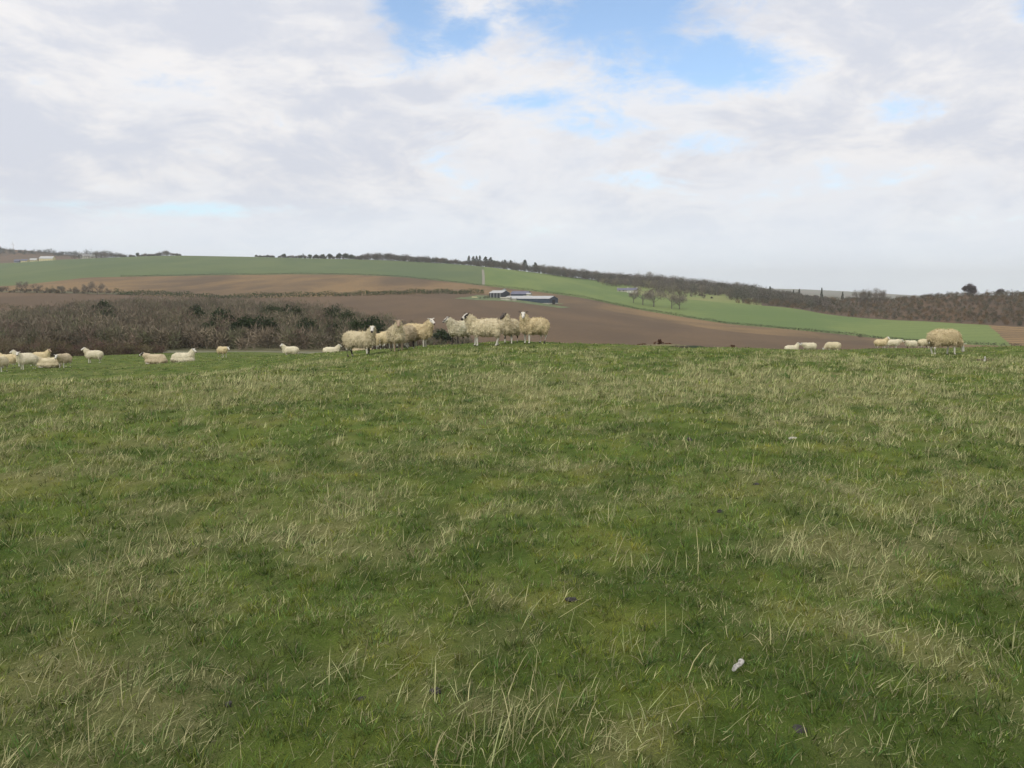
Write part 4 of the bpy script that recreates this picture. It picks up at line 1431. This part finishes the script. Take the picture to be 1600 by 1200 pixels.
# pale bone-like stone: a bar with a knobbly end
bm = bmesh.new()
loft(bm, [(-.036, 0, 0), (-.012, .006, .003), (.010, -.002, .008), (.026, .002, .012)], [(.010, .006), (.014, .009), (.013, .010), (.017, .012)], 7)
me = remeshed(bm, .004, 2)
me.materials.append(m_plain('bone', (.38, .36, .33), .85, .45, 90)); me.name = 'stone'
o = bpy.data.objects.new('stone', me); COL.objects.link(o)
o.location = ground_px(1153, 1054) + Vector((0, 0, .035)); o.rotation_euler = (.2, -.25, R(38)); o.scale = (.85,) * 3
tag(o, 'pale whitish elongated stone lying on the grass in the lower right', 'stone')
lump('stone', 1238, 686, .045, .03, .02, (.42, .40, .33), 'small flat pale stone in the grass at mid right', 'stone', 4)
DK = (.055, .050, .046)
for i, (px, py, sx, sy, sz, lb) in enumerate(((681, 1080, .045, .03, .024, 'dark dropping beside a bent straw near the bottom middle'),
                                              (357, 1102, .022, .018, .02, 'small round dark dropping at the lower left'),
                                              (1247, 1140, .05, .04, .014, 'flat dark patch of droppings at the lower right'),
                                              (893, 937, .05, .03, .022, 'dark dropping to the right of the bare straw patch'),
                                              (1125, 800, .04, .03, .03, 'small dark blue grey dropping at mid right'),
                                              (1078, 688, .06, .045, .05, 'dark dropping farthest up the field, right of the middle'),
                                              (1183, 757, .06, .04, .02, 'thin flat dark dropping between the two at mid right'),
                                              (190 * 1 + 375, 1092, .03, .02, .012, 'faint flat dark dropping near the bottom middle, left of the larger one'))):
    lump('dropping', px, py, sx * .55, sy * .55, sz * .6, DK, lb, 'dropping', 20 + i, rz=i, lift=0.0, rough=.6, group='droppings on the turf')
# debris on the brow
for i, (px, py, Y, w_, h_, c, lb) in enumerate(((1004, 534, 29.5, .30, .14, (.10, .055, .035), 'left brown dead bracken clump on the brow of the hill'),
                                             (1030, 534, 29.5, .26, .30, (.085, .045, .03), 'tallest brown dead bracken clump on the brow of the hill'),
                                             (1044, 534, 29.5, .30, .15, (.11, .055, .035), 'right brown dead bracken clump on the brow of the hill'),
                                             (1145, 540, 29.5, .10, .14, (.10, .06, .04), 'tiny dead dock stem clump alone on the brow'))):
    X = at(px, py, Y).x
    r_ = np.random.default_rng(200 + i); n_c = 14
    w_ *= .7; h_ *= .62; c = tuple(q_ * 1.4 for q_ in c)
    cs = np.stack([r_.normal(size=n_c) * w_ * .35, r_.normal(size=n_c) * w_ * .35, h_ * (.15 + .8 * r_.random(n_c))], 1)
    if i == 1: cs[7:, 0] *= .5; cs[7:, 2] = h_ * (.9 + .4 * r_.random(7))
    v, f, cc = leaf_cloud(cs, np.tile([[w_ * .3, w_ * .3, h_ * .3]], (n_c, 1)), 40, .022, 300 + i, c, .3)
    o = mesh_np('bracken_clump', v, [f], M_LEAF, cols=cc); o.location = (X, Y, terr(X, Y) + .02)
    tag(o, lb, 'plant', 'dead clumps on the brow')
# low rise of bare peaty turf and flattened straw near the brow
def mound(name, px, py, Y, sx, sy, sz, col, label, seed, rz=0.0):
    bm = bmesh.new(); bmesh.ops.create_icosphere(bm, subdivisions=4, radius=1)
    P = np.array([v.co[:] for v in bm.verts]); k = 1 + (noise3(P, 2.2, seed) - .5) * .7 + (noise3(P, 7, seed + 1) - .5) * .35
    for v, q in zip(bm.verts, k): v.co = Vector((v.co.x * sx * q, v.co.y * sy * q, v.co.z * sz * q))
    me = bpy.data.meshes.new(name); bm.to_mesh(me); bm.free(); me.materials.append(m_plain(name, col, .95, .4, 9))
    o = bpy.data.objects.new(name, me); COL.objects.link(o); X = at(px, py, Y).x
    o.location = (X, Y, terr(X, Y)); o.rotation_euler = (0, 0, rz)
    tag(o, label, 'mound', 'low mounds near the brow')


mound('turf_mound', 1036, 543, 26.5, .8, .4, .06, (.17, .15, .075), 'long low mound of tan dead grass just below the brow', 31, .1)
mound('turf_mound', 1060, 546, 25.6, .30, .15, .05, (.08, .07, .045), 'dark peaty edge at the front of the tan mound', 32, -.1)
mound('turf_mound', 1084, 545, 26.2, .34, .3, .07, (.035, .05, .025), 'dark green hummock at the right end of the tan mound', 33)
mound('turf_mound', 1540, 561, 21.5, .25, .15, .03, (.13, .11, .06), 'brown scraped patch beside the white wool tuft at the right', 34)
X = at(1539, 558, 21.2).x
v, f, cc = leaf_cloud(np.array([[0, 0, .05], [.005, 0, .10], [-.01, 0, .02]]), np.array([[.02, .02, .04]] * 3), 60, .014, 400, (.68, .66, .6), .05)
o = mesh_np('wool_tuft', v, [f], M_LEAF, cols=cc); o.location = (X, 21.2, terr(X, 21.2))
tag(o, 'small upright white wool tuft on the grass right of the grazing sheep', 'wool')


# ------------------------------------------------------------------ grass
def blades(X, Y, h, wd, col, lean, lean_dir, bend, seed, nseg=2, lift=0.0):
    """vectorised blades; col (n,3)"""
    r = np.random.default_rng(seed); n = len(X)
    Z = g(X, Y) - .004 + lift
    fa = r.random(n) * math.pi
    sx, sy = np.cos(fa) * wd, np.sin(fa) * wd
    dxn, dyn = np.cos(lean_dir), np.sin(lean_dir)
    V = []
    lv = [0, .5, 1.0] if nseg == 2 else [0, .36, .7, 1.0]
    for j, t in enumerate(lv):
        off = h * (lean * t + bend * t * t)
        zz_ = h * t * np.sqrt(np.clip(1 - np.clip(lean + bend * t, 0, .98) ** 2, .02, 1))
        cx_, cy_, cz_ = X + dxn * off, Y + dyn * off, Z + zz_
        if j < len(lv) - 1:
            k = 1 - t * .45
            V.append(np.stack([cx_ - sx * k, cy_ - sy * k, cz_], 1)); V.append(np.stack([cx_ + sx * k, cy_ + sy * k, cz_], 1))
        else:
            V.append(np.stack([cx_, cy_, cz_], 1))
    m_ = len(V)
    V = np.stack(V, 1).reshape(-1, 3)
    b = np.arange(n)[:, None] * m_
    quads = np.concatenate([b + np.array([[2 * j, 2 * j + 1, 2 * j + 3, 2 * j + 2]]) for j in range(len(lv) - 2)], 0)
    tri = b + np.array([[m_ - 3, m_ - 2, m_ - 1]])
    return V, quads, tri, np.repeat(col, m_, 0)


def scatter(y0, y1, dens, seed, qm=.80):
    """random points of the visible fan between two depths"""
    r = np.random.default_rng(seed)
    mg = 3.4 if y1 < 40 else 6.0
    area = qm * (y1 ** 2 - y0 ** 2) + 2 * mg * (y1 - y0)
    n = int(area * dens)
    yy = np.linspace(y0, y1, 200); cdf = qm * (yy ** 2 - y0 ** 2) + 2 * mg * (yy - y0)
    Y = np.interp(r.random(n) * cdf[-1], cdf, yy)
    X = (r.random(n) * 2 - 1) * (qm * Y + mg)
    return X, Y, r


def build(name, chunks, mat, label):
    V = []; Q = []; T = []; C = []; o = 0
    for v, q, t, c in chunks:
        V.append(v); Q.append(q + o); T.append(t + o); C.append(c); o += len(v)
    ob = mesh_np(name, np.concatenate(V), [np.concatenate(Q), np.concatenate(T)], mat, cols=np.clip(np.concatenate(C), 0, 1))
    tag(ob, label, None, None, 'stuff')
    return ob


M_BLADE = m_vcol('grass_blade', .55, .30, .3)
M_DRY = m_vcol('dry_blade', .75, .2, .2)


def tufts(y0, y1, dens, per, seed, spread, keepf=None):
    """clustered positions: every tuft has its own centre; returns blade X, Y and per-blade tuft values"""
    X, Y, r = scatter(y0, y1, dens, seed)
    if keepf is not None:
        k = r.random(len(X)) < keepf(X, Y); X, Y = X[k], Y[k]
    n = len(X)
    tv = np.repeat(r.random((n, 4)), per, 0)
    N = n * per
    a = r.random(N) * 6.283; q = np.sqrt(r.random(N)) * spread * (.6 + .8 * tv[:, 3])
    bx_, by_ = np.repeat(X, per) + np.cos(a) * q, np.repeat(Y, per) + np.sin(a) * q
    return bx_, by_, tv, a, r


green = []
for i, (y0, y1, dens, per, hb, wb, sp) in enumerate(((.9, 4.5, 720, 12, .036, .0017, .030), (4.5, 8, 320, 11, .042, .0024, .038), (8, 14, 110, 10, .050, .0040, .05), (14, 24, 36, 9, .060, .0065, .08),
                                                     (24, 44, 11, 8, .042, .011, .14), (44, 80, 3, 8, .040, .02, .25))):
    X, Y, tv, a, r = tufts(y0, y1, dens, per, 500 + i, sp, lambda x, y: 1 - .45 * straw_field(x, y))
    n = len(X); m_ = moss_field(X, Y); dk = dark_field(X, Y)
    h = hb * (.35 + 1.5 * tv[:, 0] ** 1.6) * (.5 + .8 * r.random(n)) * (1 - .35 * m_)
    hue = tv[:, 1:2]
    c = C_GREEN * (1 - m_[:, None] * .6) + C_MOSS * m_[:, None] * .5
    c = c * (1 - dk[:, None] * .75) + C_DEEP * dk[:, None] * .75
    c = c * (1 + (hue - .5) * np.array([[.55, .1, -.5]]))
    c = c * (.38 + 1.2 * tv[:, 2:3]) * (.75 + .5 * r.random((n, 1)))
    y_ = (r.random((n, 1)) < .14)
    c = np.where(y_, np.array([[.27, .25, .13]]) * (.6 + .6 * r.random((n, 1))), c)
    green.append(blades(X, Y, h, wb * (.6 + .8 * r.random(n)), c, .15 + .6 * r.random(n), a + r.normal(size=n) * .5, .35 * r.random(n), 600 + i, 2))
build('grass', green, M_BLADE, 'short green and mossy turf covering the hill')

dry = []


def straw_col(r, n, k=1.0):
    t_ = r.random((n, 1))
    return (np.array([[.42, .37, .20]]) * t_ + np.array([[.30, .335, .145]]) * (1 - t_)) * (.55 + .8 * r.random((n, 1))) * k


# wispy standing dead blades, thicker in the patches
for i, (y0, y1, dens, per, hb, wb, sp) in enumerate(((.9, 4.5, 110, 6, .075, .0012, .05), (4.5, 8, 85, 6, .085, .0017, .06), (8, 14, 60, 6, .095, .0028, .07), (14, 24, 32, 6, .105, .0046, .11),
                                                     (24, 44, 5, 6, .065, .008, .18), (44, 70, .6, 6, .06, .014, .3))):
    X, Y, tv, a, r = tufts(y0, y1, dens, per, 700 + i, sp, lambda x, y: np.clip(.26 + .9 * straw_field(x, y), 0, 1))
    n = len(X); s = straw_field(X, Y)
    h = hb * (.35 + 1.0 * tv[:, 0]) * (.5 + .8 * r.random(n)) * (.75 + .5 * s)
    c = straw_col(r, n, 1.3) * (.7 + .6 * tv[:, 1:2])
    ld = .3 + (tv[:, 2] - .5) * 2.6 + r.normal(size=n) * .8
    dry.append(blades(X, Y, h, wb * (.6 + .8 * r.random(n)), c, .08 + .6 * r.random(n), ld, .4 * r.random(n), 800 + i, 2))
# matted thatch lying nearly flat
for i, (y0, y1, dens, hb, wb) in enumerate(((.9, 4.5, 2000, .045, .0014), (4.5, 8, 800, .055, .0018), (8, 14, 210, .07, .0032), (14, 24, 60, .09, .006))):
    X, Y, r = scatter(y0, y1, dens, 900 + i)
    s = straw_field(X, Y)
    keep = r.random(len(X)) < np.clip(.10 + .8 * s, 0, 1)
    X, Y = X[keep], Y[keep]; n = len(X)
    dry.append(blades(X, Y, hb * (.4 + r.random(n)), wb * (.6 + .8 * r.random(n)), straw_col(r, n, 1.1), .86 + .1 * r.random(n), .3 + r.normal(size=n) * 1.1, .02 * r.random(n), 950 + i, 2, .014 * r.random(n)))
# long single bents, leaning, bowed and fallen
X, Y, r = scatter(.9, 16, 34, 1000)
s = straw_field(X, Y); keep = r.random(len(X)) < .35 + .65 * s; X, Y = X[keep], Y[keep]; n = len(X)
dry.append(blades(X, Y, .07 + .17 * r.random(n) ** 1.6, (.0012 + .00014 * Y) * (.6 + .7 * r.random(n)), straw_col(r, n, 1.25), .05 + .85 * r.random(n), r.random(n) * 6.283, .5 * r.random(n) ** 2, 1001, 3))
# tussocks of bleached leaves, tangled, some broken over
XX = []; YY = []; HH = []; LL = []; CC = []
TX_, TY_, r = scatter(1.9, 24, 1.6, 1100)
k_ = r.random(len(TX_)) < .10 + .75 * straw_field(TX_, TY_)
for a, b in zip(TX_[k_], TY_[k_]):
    m_ = r.integers(8, 30); sp = .04 + .07 * r.random(); kk = .65 + .5 * r.random()
    XX.append(a + r.normal(size=m_) * sp); YY.append(b + r.normal(size=m_) * sp); HH.append((.05 + .11 * r.random(m_)) * (.7 + .5 * r.random())); LL.append(np.full(m_, r.random() * 1.2 - .2) + r.normal(size=m_) * 1.2); CC.append(np.full(m_, kk))
fixed = [(800, 1165, 90, .17), (730, 1150, 60, .15), (870, 1130, 40, .12), (560, 1045, 30, .09), (545, 795, 50, .14), (525, 800, 40, .14), (1390, 810, 50, .15), (1330, 745, 30, .12), (1020, 900, 36, .12), (480, 740, 26, .1), (150, 1070, 24, .1),
         (85, 1100, 24, .1), (1060, 1130, 26, .12), (930, 820, 24, .1), (1170, 870, 30, .12), (1240, 860, 24, .1), (300, 930, 24, .1), (1440, 1090, 24, .08), (200, 1170, 40, .12), (1220, 1000, 14, .08)]
for a, b, m_, sp in fixed:
    p_ = ground_px(a, b)
    XX.append(p_.x + r.normal(size=m_) * sp); YY.append(p_.y + r.normal(size=m_) * sp * .8); HH.append(.06 + .13 * r.random(m_)); LL.append(.3 + r.normal(size=m_) * 1.5); CC.append(np.full(m_, .95))
X, Y, H_, L_, C_ = map(np.concatenate, (XX, YY, HH, LL, CC)); n = len(X)
dry.append(blades(X, Y, H_, (.0016 + .00012 * Y) * (.5 + .9 * r.random(n)), straw_col(r, n, 1.15) * C_[:, None], .05 + .9 * r.random(n) ** 1.3, L_, .5 * r.random(n), 1101, 3))
build('dry_grass', dry, M_DRY, 'bleached dead grass stalks and thatch lying in patches over the turf')

# ------------------------------------------------------------------ haze
bm = bmesh.new(); bx(bm, -14000, 14000, -400, 9900, float(TZ.min()) - 1.0, 260)
me = bpy.data.meshes.new('haze'); bmesh.ops.recalc_face_normals(bm, faces=bm.faces); bm.to_mesh(me); bm.free()
m, t = mat_new('haze')
pv = t.n('ShaderNodeVolumePrincipled')
pv.inputs['Color'].default_value = (.96, .985, 1.0, 1)
pv.inputs['Density'].default_value = 0.00011
pv.inputs['Anisotropy'].default_value = 0.2
t.n('ShaderNodeOutputMaterial', i_Volume=pv.outputs[0])
me.materials.append(m)
o = bpy.data.objects.new('haze', me); COL.objects.link(o)
tag(o, 'thin pale haze over the far fields', None, None, 'stuff')
